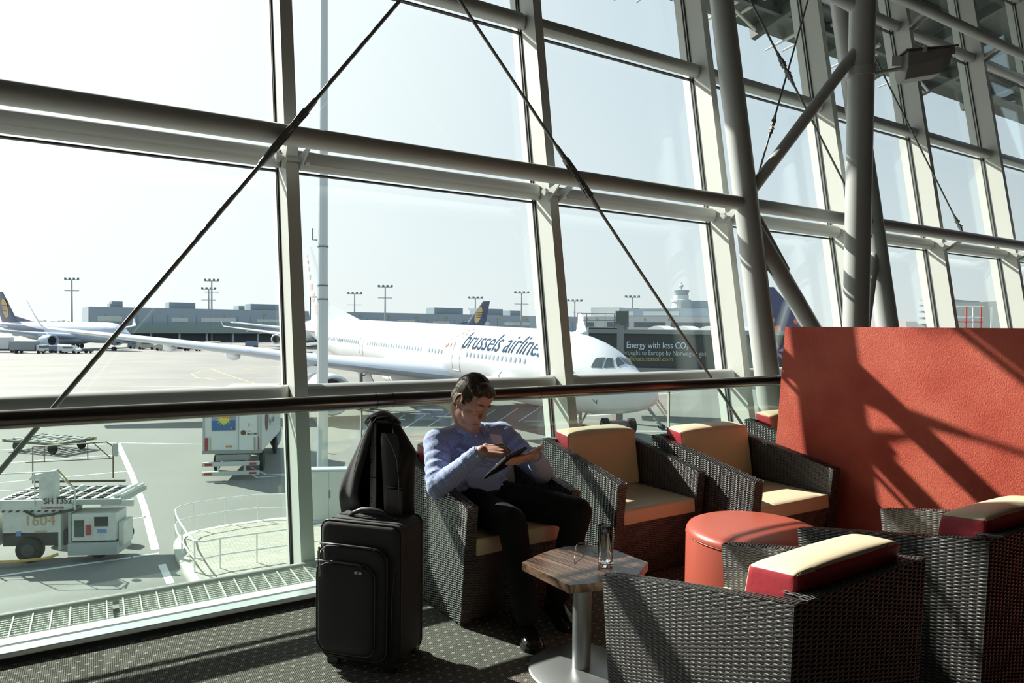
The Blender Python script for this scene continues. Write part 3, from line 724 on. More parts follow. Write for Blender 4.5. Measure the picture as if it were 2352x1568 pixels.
for y_ in (.045, .10): tp.box((W_s/2, y_, H_s+.001), (W_s-.05, .012, .005))
tp.build('top_zip', mat('zip_tape', (.10, .10, .10)), g, bevel=.001)
MB().tube([(.075, .085, H_s+.000), (.10, .085, H_s+.016), (.135, .085, H_s+.030), (.18, .085, H_s+.034), (.225, .085, H_s+.028), (.262, .085, H_s+.013), (.285, .085, H_s+.000)], [.007, .009, .011, .012, .011, .009, .007], 10).build('carry_handle', trimm, g, smooth=True)
for x_ in (.03, W_s-.03): 
    wh = MB(); wh.cyl((x_-.013, D_s-.008, .03), (x_+.013, D_s-.008, .03), .030, n=24); wh.build('wheel', mat('wheel_rubber', (.015, .015, .015), .4), g, bevel=.003, smooth='auto')
    MB().box((x_, D_s-.02, .05), (.04, .045, .05)).build('wheel_housing', trimm, g, bevel=.006)
for x_ in (.05, W_s-.05): MB().box((x_, .02, .014), (.05, .022, .029)).build('foot', trimm, g, bevel=.004)
th_ = mat('telescopic_aluminium', (.42, .45, .47), .38, .5)
for x_ in (.130, .228):
    for w_, z0_, z1_ in ((.030, H_s-.02, H_s+.14), (.026, H_s+.14, H_s+.27), (.021, H_s+.27, H_s+.365)): MB().box((x_, D_s-.018, (z0_+z1_)/2), (w_, .016, z1_-z0_)).build('handle_tube', th_, g, bevel=.003)
    for z_ in (H_s+.04, H_s+.052, H_s+.20, H_s+.212): MB().cyl((x_-.006, D_s-.024, z_), (x_-.006, D_s-.0275, z_), .003, n=8).build('lock_hole', trimm, g)
MB().tube([(.095, D_s-.018, H_s+.362), (.13, D_s-.018, H_s+.375), (.21, D_s-.018, H_s+.375), (.245, D_s-.018, H_s+.362)], .014, 12).build('grip', trimm, g, smooth=True)

# ------------------------------------------------------------------ jacket draped over the handle
def lp(x, y, z): return A_+ux*x+uy*y+Vector((0, 0, z))
jm_ = mat('black_jacket_cloth', (.012, .012, .014), .75, spec=.25, sheen=.2, bump=(160, .35, .002))
def sheet(name, rows, m, parent, thick=.006, sub=2):
    """rows of points -> cloth sheet with thickness"""
    nc = len(rows[0]); V_ = [p for r in rows for p in r]; Fc = []
    for i in range(len(rows)-1):
        for j in range(nc-1): Fc.append((i*nc+j, i*nc+j+1, (i+1)*nc+j+1, (i+1)*nc+j))
    o = MB().add(V_, Fc).build(name, m, parent, smooth=True, fix=False)
    s1 = o.modifiers.new('solid', 'SOLIDIFY'); s1.thickness = thick; s1.offset = 0
    s2 = o.modifiers.new('sub', 'SUBSURF'); s2.levels = sub; s2.render_levels = sub
    return o
jk = thing('jacket', 'black jacket draped over the pull handle of the black suitcase', 'jacket', (0, 0, 0))
hx = .17; hy = D_s-.018
def fold(rows_): return [[lp(*p) for p in r] for r in rows_]
ZL = [(.960, .045), (.897, .086), (.84, .112), (.772, .142), (.713, .172), (.638, .200), (.56, .216), (.50, .214), (.42, .20)]
ZR = [(.960, .052), (.935, .070), (.897, .098), (.85, .126), (.815, .150), (.785, .132), (.70, .130), (.62, .130), (.55, .131), (.454, .150), (.358, .168), (.30, .155), (.254, .120)]
def panel(T_, sg, a0, a1, n_, ph, dfront):
    rows_ = []
    for i, (zz, wd) in enumerate(T_):
        row = []
        for k in range(n_):
            th = radians(a0+(a1-a0)*k/(n_-1)); fr = max(0, -cos(th))
            fold_ = 1+.05*sin(6*th+zz*14+ph)*min(1, (1.0-zz)*5)
            x_ = hx+sg*wd*sin(th)*fold_
            dd = .018+(dfront if cos(th) < 0 else .045)*min(1, (.985-zz)*4.5)
            y_ = hy+.006+cos(th)*dd+.007*sin(9*th+ph+zz*9)*min(1, (1.0-zz)*5)
            if zz < H_s+.03:
                if sg < 0 or x_ < W_s+.01: y_ = max(y_, D_s+.014+.006*sin(7*th+ph))
                else: y_ = max(y_, D_s-.05)
            row.append((x_, y_, zz-.010*sin(th)*(i > 0)-(.02*fr if i > 1 else 0)))
        rows_.append(row)
    return rows_
sheet('left_front', fold(panel(ZL, -1, -25, 158, 17, .5, .062)), jm_, jk, .005)
sheet('right_front', fold(panel(ZR, 1, -25, 136, 17, 2.1, .058)), jm_, jk, .005)
# collar/hood roll on top, lining and pocket
sheet('collar', fold([[(hx-.062+.124*k/7, hy-.045+.085*j/4, .944+.020*sin(pi*k/7)+.018*sin(pi*j/4)-.003*abs(k-3.5)) for k in range(8)] for j in range(5)]), jm_, jk)
lm = mat('grey_lining', (.030, .031, .033), .5, spec=.5)
sheet('lining', fold([[(hx+.012+.080*k/3+.02*(i/6), hy-.044-.010*sin(k*1.3), .90-.34*i/6) for k in range(4)] for i in range(7)]), lm, jk, .002)
sheet('inner_pocket', fold([[(hx+.050+.075*k/3, hy-.066-.004*sin(k), .68-.105*i/3) for k in range(4)] for i in range(4)]), mat('brown_grey_lining', (.065, .056, .053), .5), jk, .002)
gp_ = mat('grey_piping', (.20, .20, .20), .5)
MB().tube([lp(hx-.092, hy-.066, .735), lp(hx-.080, hy-.064, .79), lp(hx-.060, hy-.058, .86), lp(hx-.035, hy-.050, .92), lp(hx+.0, hy-.048, .958), lp(hx+.04, hy-.040, .965)], .0014, 6).build('piping', gp_, jk, smooth=True)
MB().tube([lp(hx+.040, hy-.060, .90), lp(hx+.075, hy-.066, .85), lp(hx+.098, hy-.068, .80), lp(hx+.108, hy-.070, .72), lp(hx+.112, hy-.070, .60)], .0013, 6).build('piping', gp_, jk, smooth=True)
MB().tube([lp(hx+.048, hy-.072, .60), lp(hx+.050, hy-.073, .67), lp(hx+.062, hy-.073, .688), lp(hx+.122, hy-.072, .686)], .0013, 6).build('piping', gp_, jk, smooth=True)
# ------------------------------------------------------------------ the seated man
def blob(name, mb, m, parent, voxel=.006, smooth=2, dis=None, sub=False):
    o = mb.build('tmp', m, None, fix=True)
    r = o.modifiers.new('r', 'REMESH'); r.mode = 'VOXEL'; r.voxel_size = voxel; r.use_smooth_shade = True
    if smooth:
        q = o.modifiers.new('s', 'SMOOTH'); q.iterations = smooth; q.factor = .6
    dg = bpy.context.evaluated_depsgraph_get()
    me = bpy.data.meshes.new_from_object(o.evaluated_get(dg)); me.name = name
    bpy.data.objects.remove(o)
    me.polygons.foreach_set('use_smooth', [True]*len(me.polygons))
    if not me.materials: me.materials.append(m)
    o = bpy.data.objects.new(name, me); COL.objects.link(o)
    if parent: o.parent = parent
    return o
skin = mat('skin', (.50, .27, .195), .5, spec=.4, bump=(120, .25, .001), noise=(30, .35, (.57, .32, .24)))
hairm = bpy.data.materials.new('hair'); hairm.use_nodes = True
n = hairm.node_tree.nodes; L = hairm.node_tree.links; b = n['Principled BSDF']; b.inputs['Roughness'].default_value = .55; b.inputs['Specular IOR Level'].default_value = .2
shirtm = bpy.data.materials.new('blue_check_cotton'); shirtm.use_nodes = True
pants = mat('black_trousers', (.010, .010, .011), .8, spec=.2, bump=(25, .5, .01))
shoem = mat('black_shoe_leather', (.016, .012, .010), .18, spec=.7, coat=.5)

HC = Vector((1.540, 2.885, .972))                       # head centre
f_ = Vector((.34, -.80, -.50)).normalized()               # where the face points
l_ = Vector((0, 0, 1)).cross(f_).normalized()             # the man's left
tilt = Matrix.Rotation(radians(-6), 3, f_); l_ = tilt @ l_
u_ = f_.cross(l_)
if u_.z < 0: u_ = -u_
HK = 1.03; FKK = .90
def hp(s_, f, u): return HC+l_*(s_*HK)+f_*(f*HK*FKK)+u_*(u*HK)
HM = Matrix((l_, f_, u_)).transposed()
def he(mb, s_, f, u, r, rot=None): return mb.ell(hp(s_, f, u), (r[0]*HK, r[1]*HK*FKK, r[2]*HK), HM if rot is None else HM @ rot, 20, 14)

body = MB()
he(body, 0, -.012, .030, (.077, .098, .088)); he(body, 0, .030, .0, (.070, .062, .075)); he(body, 0, .035, -.048, (.058, .058, .066))
he(body, 0, .068, -.100, (.030, .027, .024)); he(body, 0, .042, -.090, (.052, .046, .030)); he(body, 0, .030, -.104, (.040, .040, .020))
for s_ in (-1, 1):
    he(body, s_*.044, .048, -.040, (.026, .032, .034)); he(body, s_*.043, .012, -.066, (.018, .042, .030))
    he(body, s_*.028, .084, .020, (.027, .014, .0085)); he(body, s_*.031, .073, -.003, (.0165, .0165, .0125)); he(body, s_*.031, .0785, .003, (.0155, .012, .005))
    he(body, s_*.031, .083, -.014, (.016, .008, .004))
    he(body, s_*.010, .096, -.042, (.0115, .017, .010)); he(body, s_*.022, .074, -.034, (.016, .022, .018))
    E_ = Matrix.Rotation(s_*.35, 3, 'Z')
    he(body, s_*.078, -.008, -.010, (.007, .016, .028), E_); he(body, s_*.079, .000, -.036, (.008, .009, .011))
    body.tube([hp(s_*(.079+.008*max(0, -sin(t_*.9))+.004), -.010+.019*cos(t_)*1.0-.004, -.006+.031*sin(t_)) for t_ in [pi*(-.05+1.35*i/14) for i in range(15)]], [.003]+[.0046]*13+[.003], 8)
    he(body, s_*.080, .006, -.010, (.004, .005, .009), E_)
body.caps(hp(0, .090, .012), hp(0, .114, -.030), .0085*HK, .0125*HK); he(body, 0, .090, -.050, (.022, .016, .010))
he(body, 0, .093, -.066, (.023, .012, .0055)); he(body, 0, .091, -.080, (.020, .012, .0065)); he(body, 0, .088, -.058, (.020, .012, .012))
he(body, 0, .072, .045, (.056, .018, .035))
NB = Vector((1.590, 2.995, .815))
body.caps(hp(0, -.030, -.060), NB, .058, .064); body.caps(hp(0, .02, -.085), NB+Vector((0, -.03, .0)), .036, .050)
# tablet frame: lower-left corner near the belly, top edge toward the viewer
TBL = onY(1111, 1098, 2.66)
te1 = Vector((.0165, -.174, .125)); te2 = Vector((.126, .033, .030)); te2 -= te1*(te2.dot(te1)/te1.dot(te1)); te2 = te2.normalized()*.137; te1 = te1.normalized()*.205
tn = te1.cross(te2).normalized()
if tn.z < 0: tn = -tn                                    # tn: screen side, up toward the face
TTL = TBL+te1; TTR = TBL+te1+te2; TBR = TBL+te2
e1n, e2n = te1.normalized(), te2.normalized()
gr_ = TBR+te1*.66
WL2 = gr_+e2n*.082-tn*.030-e1n*.010
# joints
SHR, SHL = Vector((1.415, 3.00, .765)), Vector((1.775, 3.005, .775))
ELR, ELL = Vector((1.345, 2.835, .590)), Vector((1.915, 2.830, .600))
WRR, WRL = Vector((1.484, 2.680, .768)), WL2.copy()
PEL = Vector((1.625, 3.03, .485)); CH_ = Vector((1.600, 3.03, .70))
HIR, HIL = Vector((1.545, 2.98, .478)), Vector((1.705, 2.98, .478))
KNR, KNL = Vector((1.565, 2.545, .468)), Vector((1.890, 2.500, .480))
ANR, ANL = Vector((1.575, 2.425, .085)), Vector((1.830, 2.560, .085))
body.caps(NB-Vector((0, 0, .03)), CH_, .07, .10); body.caps(CH_, PEL, .10, .11); body.caps(SHR, SHL, .045)
for a, b_, c in ((SHR, ELR, WRR), (SHL, ELL, WRL)): body.caps(a, b_, .042, .036); body.caps(b_, c, .036, .026)
for a, b_, c in ((HIR, KNR, ANR), (HIL, KNL, ANL)): body.caps(a, b_, .066, .048); body.caps(b_, c, .044, .034)

def hand(mb, W0, dirn, nrm, thumb_side, curls, spread=.0, scale=1.0, lens=(.068, .076, .072, .058), thumb=(.6, .5, .2), base=None):
    """W0 wrist, dirn toward fingers, nrm = back of the hand, thumb_side = +-1 along side axis"""
    d = dirn.normalized(); nn = (nrm-d*nrm.dot(d)).normalized(); sd_ = d.cross(nn)*thumb_side     # sd_ points to the thumb side
    K = scale
    pal = []
    for k in range(4):
        off = (.030-.020*k)*K
        a = W0+d*.012*K+sd_*off*.55; b_ = W0+d*(.088-.004*abs(k-1))*K+sd_*off
        mb.caps(a, b_, .0135*K, .0115*K, 10); pal.append(b_)
    mb.ell(W0+d*.045*K, (.030*K, .040*K, .013*K), Matrix((sd_, d, nn)).transposed())
    for k in range(4):
        p = pal[k]; cu = curls[k]; L0 = lens[k]*K; ang = 0; r0 = .0098*K if k < 3 else .0086*K
        dd = (d+sd_*spread*(1.5-k)).normalized()
        for seg, (fr, c_) in enumerate(zip((.45, .31, .24), cu)):
            ang += radians(c_); v = dd*cos(ang)-nn*sin(ang); q = p+v*(L0*fr*1.25)
            r1 = r0*(.93 if seg < 2 else .80); mb.caps(p, q, r0, r1, 10); p = q; r0 = r1
    t0 = W0+d*.018*K+sd_*.026*K; tv = (d*thumb[0]+sd_*thumb[1]-nn*thumb[2]).normalized()
    t1 = t0+tv*.042*K; tv2 = (tv+d*.35-sd_*.15).normalized(); t2 = t1+tv2*.032*K; t3 = t2+(tv2*1.0+d*.2).normalized()*.024*K
    mb.caps(t0, t1, .0150*K, .0120*K, 10); mb.caps(t1, t2, .0118*K, .0108*K, 10); mb.caps(t2, t3, .0106*K, .0088*K, 10)

# right hand: over the left edge, index on the screen
tipR = TBL+te1*.62+te2*.20+tn*.012
dR = (Vector((1.585, 2.590, .745))-WRR)
hand(body, WRR, Vector((.86, -.42, .02)), Vector((-.15, -.42, .88)), -1, ((42, 48, 12), (58, 62, 25), (64, 66, 30), (66, 66, 30)), scale=1.13, thumb=(.75, .30, .65))
# left hand: fingers across the back of the tablet, thumb up over its edge
e1n, e2n = te1.normalized(), te2.normalized()
gr_ = TBR+te1*.66
WL2 = gr_+e2n*.082-tn*.030-e1n*.010
WRL = WL2
d_ = (-e2n+tn*.10-e1n*.02).normalized(); ts_ = 1 if d_.cross(-tn).dot(e1n) > 0 else -1
hand(body, WL2, d_, -tn, ts_, ((4, 10, 8), (4, 10, 8), (4, 12, 8), (6, 14, 8)), scale=1.08, thumb=(.05, 1.0, -.10), lens=(.060, .066, .062, .050))
body.caps(ELL, WRL, .034, .026)
person = blob('person', body, skin, None, .0030, 4)
tag(person, 'seated man in blue checked shirt and black trousers tapping a tablet', 'person')

# shirt
sh = MB()
sh.ell((1.598, 3.035, .700), (.185, .118, .135), Matrix.Rotation(radians(3), 3, 'Z')); sh.ell((1.605, 2.985, .600), (.178, .132, .115)); sh.ell((1.620, 2.985, .535), (.180, .135, .080))
sh.ell((1.60, 3.03, .78), (.150, .085, .060)); sh.ell((1.592, 2.965, .765), (.085, .060, .055)); sh.ell((1.590, 2.988, .800), (.082, .076, .036)); sh.caps(SHR, SHL, .066); sh.caps(NB+Vector((-.05, .01, -.02)), SHR, .052, .060); sh.caps(NB+Vector((.05, .01, -.02)), SHL, .052, .060)
def wob(mb, a, b_, r0, r1, amp=.007, fq=5, ph=0):   # sleeve with folds
    n_ = 16; pts = [a.lerp(b_, i/(n_-1)) for i in range(n_)]
    rr_ = [(r0+(r1-r0)*i/(n_-1))+amp*sin(i*fq*.42+ph)*(.5+.5*sin(i*1.7)) for i in range(n_)]
    mb.tube(pts, rr_, 18); mb.ell(a, (r0, r0, r0)); mb.ell(b_, (r1, r1, r1))
wob(sh, SHR, ELR, .068, .056, .006, 5, 1); wob(sh, ELR, WRR.lerp(ELR, .12), .056, .040, .006, 6, 2)
wob(sh, SHL, ELL, .068, .057, .006, 5, 0); wob(sh, ELL, WRL.lerp(ELL, .16), .054, .040, .006, 6, 1)
rg = random.Random(7)
for k in range(9):      # cloth folds across the belly and chest
    y_ = 2.875+rg.uniform(-.02, .02); x0 = 1.47+rg.uniform(0, .10); z_ = .52+k*.028
    sh.caps((x0, y_+.055*abs((z_-.6)*3), z_), (x0+.13+rg.uniform(0, .05), y_-.002, z_-.045+rg.uniform(-.02, .02)), .010, .008, 8)
for k in range(5):
    sh.caps((1.40+k*.012, 2.965-k*.012, .735-k*.04), (1.47+k*.01, 2.925-k*.006, .70-k*.045), .010, .007, 8)
    sh.caps((1.80-k*.004, 2.96-k*.01, .74-k*.03), (1.70, 2.915, .68-k*.03), .009, .007, 8)
shirt = blob('shirt', sh, shirtm, person, .0055, 2)
# collar wings and cuffs
def collar_pt(a, z_, r): return NB+Vector((cos(a)*r, sin(a)*r*.95-.006, z_))
crow = []
for j, (z_, r) in enumerate(((-.018, .078), (.030, .071), (.054, .073), (.014, .094))):
    row = []
    for k in range(17):
        a = radians(-76+332*k/16)+radians(0)
        dz = .0; 
        fr = 1-abs(k-8)/8
        zz = z_-(1-fr)*.030-(.018 if (j == 3 and k in (0, 16)) else 0)
        rr__ = r+(1-fr)*.006
        row.append(collar_pt(a, zz, rr__))
    crow.append(row)
sheet('collar', crow, shirtm, shirt, .003)
for W_, E__ in ((WRR, ELR), (WRL, ELL)):
    d = (E__-W_).normalized(); MB().tube([W_+d*.012, W_+d*.020, W_+d*.065, W_+d*.070], [.036, .0395, .0415, .040], 24, cap=True).build('cuff', shirtm, shirt, smooth='auto')
bt = mat('shirt_button', (.75, .68, .50), .35)
for p in (onY(1094, 1001, 2.90), onY(1097, 1048, 2.625), onY(1154, 1112, 2.83), onY(1122, 1064, 2.83)): MB().ell(p, (.0045, .003, .0045)).build('button', bt, shirt, smooth=True)
pk = [onY(1126, 996, 2.885), onY(1150, 999, 2.885), onY(1157, 1021, 2.870), onY(1132, 1016, 2.870)]
o = MB().add(pk+[p+Vector((.0, .004, 0)) for p in pk], [(0, 1, 2, 3), (4, 7, 6, 5), (0, 4, 5, 1), (1, 5, 6, 2), (2, 6, 7, 3), (3, 7, 4, 0)]).build('paper_card', mat('paper', (.82, .74, .72), .6), person); o['label'] = 'pale paper card sticking out of the shirt pocket'

# checked cotton
n = shirtm.node_tree.nodes; L = shirtm.node_tree.links; b = n['Principled BSDF']; b.inputs['Roughness'].default_value = .75; b.inputs['Specular IOR Level'].default_value = .25; b.inputs['Sheen Weight'].default_value = .2
t = n.new('ShaderNodeTexCoord'); mp = n.new('ShaderNodeMapping'); mp.inputs['Rotation'].default_value = (radians(20), radians(28), radians(15)); L.new(t.outputs['Object'], mp.inputs[0])
sp = n.new('ShaderNodeSeparateXYZ'); L.new(mp.outputs[0], sp.inputs[0])
def line(o_, k, w_): 
    return mth('LESS_THAN', mth('FRACT', mth('MULTIPLY', o_, k)), w_)
ln = mth('MAXIMUM', line(sp.outputs[0], 60, .10), line(sp.outputs[2], 60, .10))
nz = n.new('ShaderNodeTexNoise'); nz.inputs['Scale'].default_value = 420; L.new(t.outputs['Object'], nz.inputs[0])
c1 = n.new('ShaderNodeMixRGB'); c1.inputs[1].default_value = (.22, .29, .54, 1); c1.inputs[2].default_value = (.46, .53, .76, 1); L.new(nz.outputs[0], c1.inputs[0])
c2_ = n.new('ShaderNodeMixRGB'); c2_.inputs[2].default_value = (.07, .085, .20, 1); L.new(mth('MULTIPLY', ln, .42), c2_.inputs[0]); L.new(c1.outputs[0], c2_.inputs[1]); L.new(c2_.outputs[0], b.inputs['Base Color'])
n3 = n.new('ShaderNodeTexNoise'); n3.inputs['Scale'].default_value = 12; n3.inputs['Detail'].default_value = 3; n3.inputs['Distortion'].default_value = .5; L.new(t.outputs['Object'], n3.inputs[0])
bp = n.new('ShaderNodeBump'); bp.inputs['Strength'].default_value = .6; bp.inputs['Distance'].default_value = .02; L.new(n3.outputs[0], bp.inputs['Height']); L.new(bp.outputs[0], b.inputs['Normal'])

# trousers
tr = MB()
tr.ell((1.625, 3.0, .475), (.175, .135, .080)); tr.ell((1.625, 2.95, .48), (.165, .10, .072))
wob(tr, HIR, KNR, .088, .066, .003, 3); wob(tr, HIL, KNL, .088, .068, .003, 3)
wob(tr, KNR, ANR+Vector((0, .01, .02)), .066, .058, .003, 3); wob(tr, KNL, ANL+Vector((0, .0, .02)), .066, .058, .003, 3)
tr.caps(HIL+Vector((.03, -.05, -.01)), KNL+Vector((.0, .02, -.01)), .09, .072)
blob('trousers', tr, pants, person, .007, 3)
MB().tube([(1.625+.172*cos(a*pi/16), 2.99+.132*sin(a*pi/16), .520) for a in range(32)], .016, 8, closed=True).build('belt', M['core'], person, smooth=True)
# shoes
for (hx_, hy_, tx_, ty_) in ((1.590, 2.505, 1.540, 2.325), (1.835, 2.615, 1.775, 2.405)):
    a = Vector((hx_, hy_, 0)); b_ = Vector((tx_, ty_, 0)); d = (b_-a).normalized(); q = Vector((-d.y, d.x, 0)); L_ = (b_-a).length+.075
    s0 = a-d*.03
    shm = MB(); rs = []
    for t_, w_, h0, dz in ((0, .020, .055, 0), (.03, .034, .072, 0), (.12, .038, .085, 0), (.26, .037, .090, 0), (.42, .037, .076, 0), (.58, .043, .060, 0), (.75, .047, .050, 0), (.88, .043, .044, 0), (.96, .032, .037, 0), (1.0, .014, .028, 0)):
        c = s0+d*(L_*t_); ring = []
        for k in range(16):
            an = 2*pi*k/16; vx = cos(an); vz = sin(an)
            zz = .016+max(0, vz)**.8*(h0-.016) if vz > 0 else .012
            ring.append(c+q*(w_*(abs(vx)**.8)*(1 if vx > 0 else -1))+Vector((0, 0, zz)))
        rs.append(ring)
    shm.rings(rs); sho = shm.build('shoe', shoem, person, smooth='auto')
    so_ = MB(); rs = []
    for z_ in (0, .016):
        ring = []
        for k in range(28):
            t_ = k/27 if k < 28 else 0
            pass
        prof = [(0, .016), (.03, .034), (.15, .040), (.30, .038), (.45, .037), (.60, .045), (.76, .050), (.90, .044), (.98, .027), (1.01, .008)]
        ring = [s0+d*(L_*t_)+q*w_+Vector((0, 0, z_)) for t_, w_ in prof]+[s0+d*(L_*t_)-q*w_+Vector((0, 0, z_)) for t_, w_ in reversed(prof)]
        rs.append(ring)
    so_.rings(rs); so_.build('sole', M['core'], sho)
    lc = MB()
    for k in range(4):
        c = s0+d*(L_*(.40+.06*k))+Vector((0, 0, .082-.0085*k)); lc.cyl(c-q*.018, c+q*.018, .0016, n=6)
    lc.build('laces', M['core'], sho)

# hair
hr = MB()
he(hr, 0, -.018, .038, (.0825, .102, .086)); he(hr, 0, -.052, -.004, (.076, .064, .062)); he(hr, 0, .030, .074, (.064, .060, .044)); he(hr, .010, .066, .078, (.050, .026, .022)); he(hr, -.02, .045, .090, (.045, .040, .030))
for s_ in (-1, 1): he(hr, s_*.066, .012, .020, (.013, .028, .034)); he(hr, s_*.073, -.028, -.010, (.012, .028, .036)); he(hr, s_*.044, .036, .060, (.024, .030, .026))
rg = random.Random(5)
for k in range(60):    # combed locks
    s0_ = rg.uniform(-.06, .06); 
    a0 = rg.uniform(-.085, -.03)
    pts = []
    for t_ in (0, .33, .66, 1.0):
        fy_ = a0+t_*.085; ss = s0_+t_*.028*(1 if s0_ > -.03 else -.6)
        zz = .040+.088*sqrt(max(.02, 1-(ss/.084)**2-((fy_+.020)/.103)**2))
        pts.append(hp(ss, fy_, zz))
    hr.tube(pts, [.002, .0042, .0042, .002], 6)
hair = blob('hair', hr, hairm, person, .0036, 7)
me = hair.data; bmh = bmesh.new(); bmh.from_mesh(me)
kill = []
inv = HM.transposed()
for v in bmh.verts:
    q = inv @ (v.co-HC)/HK
    qy = q.y/FKK
    if qy > .045 and q.z < .050: kill.append(v)
    elif qy > .024 and q.z < .008: kill.append(v)
    elif q.z < -.052: kill.append(v)
bmesh.ops.delete(bmh, geom=kill, context='VERTS'); bmh.to_mesh(me); bmh.free()
n = hairm.node_tree.nodes; L = hairm.node_tree.links; b = n['Principled BSDF']
t = n.new('ShaderNodeTexCoord'); mp = n.new('ShaderNodeMapping'); mp.inputs['Scale'].default_value = (210, 26, 40); mp.inputs['Rotation'].default_value = (.6, .25, .35); L.new(t.outputs['Object'], mp.inputs[0])
nz = n.new('ShaderNodeTexNoise'); nz.inputs['Scale'].default_value = 1.6; nz.inputs['Detail'].default_value = 6; L.new(mp.outputs[0], nz.inputs[0])
rp_ = n.new('ShaderNodeValToRGB'); rp_.color_ramp.elements[0].color = (.014, .010, .006, 1); rp_.color_ramp.elements[1].color = (.13, .095, .058, 1); rp_.color_ramp.elements[0].position = .38; rp_.color_ramp.elements[1].position = .68
L.new(nz.outputs[0], rp_.inputs[0]); L.new(rp_.outputs[0], b.inputs['Base Color'])
bp = n.new('ShaderNodeBump'); bp.inputs['Strength'].default_value = .8; bp.inputs['Distance'].default_value = .004; L.new(nz.outputs[0], bp.inputs['Height']); L.new(bp.outputs[0], b.inputs['Normal'])
# eyebrows, lids, lips
brow = mat('eyebrow_hair', (.10, .07, .045), .7)
for s_ in (-1, 1):
    MB().tube([hp(s_*.014, .095, .021), hp(s_*.030, .097, .027), hp(s_*.048, .084, .024)], [.0025, .0034, .002], 6).build('eyebrow', brow, person, smooth=True)
    MB().tube([hp(s_*.019, .0885, -.007), hp(s_*.031, .0905, -.0105), hp(s_*.044, .083, -.007)], [.001, .0013, .001], 6).build('eyelid_line', mat('lash_dark', (.06, .03, .02), .7), person, smooth=True)
MB().tube([hp(-.022, .097, -.0735), hp(-.008, .104, -.0722), (hp(.008, .104, -.0722)), hp(.022, .097, -.0735)], [.0008, .0016, .0016, .0008], 6).build('mouth_line', mat('lip_dark', (.14, .045, .035), .6), person, smooth=True)

# tablet
g = thing('tablet', 'black tablet computer in a dark cover held by the seated man', 'tablet')
def tslab(off0, off1, ins): 
    a_, b_, c, d_ = [p for p in (TBL+te1*0+te1.normalized()*ins+te2.normalized()*ins, TTL-te1.normalized()*ins+te2.normalized()*ins, TTR-te1.normalized()*ins-te2.normalized()*ins, TBR+te1.normalized()*ins-te2.normalized()*ins)]
    return MB().hexa([p+tn*off0 for p in (a_, b_, c, d_)]+[p+tn*off1 for p in (a_, b_, c, d_)])
tslab(-.006, .0, 0).build('cover', mat('tablet_cover', (.010, .010, .011), .55, spec=.3), g, bevel=.003)
tslab(.0002, .008, .003).build('housing', mat('tablet_edge', (.25, .25, .26), .25, .8), g, bevel=.002)
tslab(.0083, .0088, .006).build('screen', mat('tablet_screen', (.012, .012, .014), .08), g)
# ------------------------------------------------------------------ apron
am = bpy.data.materials.new('apron_concrete'); am.use_nodes = True
n = am.node_tree.nodes; L = am.node_tree.links; b = n['Principled BSDF']; b.inputs['Roughness'].default_value = .75; b.inputs['Specular IOR Level'].default_value = .35
t = n.new('ShaderNodeTexCoord')
n1 = n.new('ShaderNodeTexNoise'); n1.inputs['Scale'].default_value = .12; n1.inputs['Detail'].default_value = 8; L.new(t.outputs['Object'], n1.inputs[0])
n2 = n.new('ShaderNodeTexNoise'); n2.inputs['Scale'].default_value = 9; n2.inputs['Detail'].default_value = 5; L.new(t.outputs['Object'], n2.inputs[0])
r_ = n.new('ShaderNodeValToRGB'); r_.color_ramp.elements[0].position = .3; r_.color_ramp.elements[1].position = .7; r_.color_ramp.elements[0].color = (.185, .183, .168, 1); r_.color_ramp.elements[1].color = (.25, .248, .23, 1)
L.new(mth('MULTIPLY_ADD', n2.outputs[0], .25, mth('MULTIPLY', n1.outputs[0], .75)), r_.inputs[0])
bk = n.new('ShaderNodeTexBrick'); bk.offset = 0; bk.inputs['Scale'].default_value = 1; bk.inputs['Brick Width'].default_value = 7.5; bk.inputs['Row Height'].default_value = 7.5; bk.inputs['Mortar Size'].default_value = .035
mp = n.new('ShaderNodeMapping'); mp.inputs['Rotation'].default_value = (0, 0, radians(12)); L.new(t.outputs['Object'], mp.inputs[0]); L.new(mp.outputs[0], bk.inputs[0])
mxc = n.new('ShaderNodeMixRGB'); mxc.inputs[2].default_value = (.20, .195, .18, 1); L.new(mth('MULTIPLY', bk.outputs['Fac'], .6), mxc.inputs[0]); L.new(r_.outputs[0], mxc.inputs[1]); L.new(mxc.outputs[0], b.inputs['Base Color'])
apron = struct(MB().box((0, 900, G-.5), (4000, 2000, 1.0)).build('apron', am))
apron['label'] = 'wide pale concrete airport apron'
wl = mat('white_marking', (.78, .78, .76), .6); yl = mat('yellow_marking', (.60, .46, .18), .6); rl_ = mat('red_marking', (.42, .12, .10), .6)
def stripe(p, q, w_, m, h=.006):
    a = gp(*p); b_ = gp(*q); d = (b_-a); d.z = 0; d.normalize(); s_ = Vector((-d.y, d.x, 0))*w_/2
    MB().hexa([a-s_, b_-s_, b_+s_, a+s_]+[v+Vector((0, 0, h)) for v in (a-s_, b_-s_, b_+s_, a+s_)]).build('painted_line', m, apron)
for p, q, w_ in (((270, 1016), (302, 1088), .28), ((302, 1088), (330, 1160), .26), ((330, 1160), (357, 1262), .26), ((372, 1296), (392, 1340), .22),
                 ((0, 1012), (470, 1020), .12), ((0, 1033), (280, 1018), .12), ((0, 1064), (284, 1043), .12), ((0, 1108), (292, 1082), .12), ((250, 1132), (320, 1124), .12), ((272, 1195), (335, 1187), .12),
                 ((0, 1322), (300, 1280), .14), ((305, 1279), (365, 1270), .12),
                 ((0, 868), (640, 868), .25), ((0, 884), (560, 889), .2), ((0, 900), (600, 905), .15), ((1320, 918), (1560, 902), .3), ((1300, 958), (1420, 950), .25)): stripe(p, q, w_, wl)
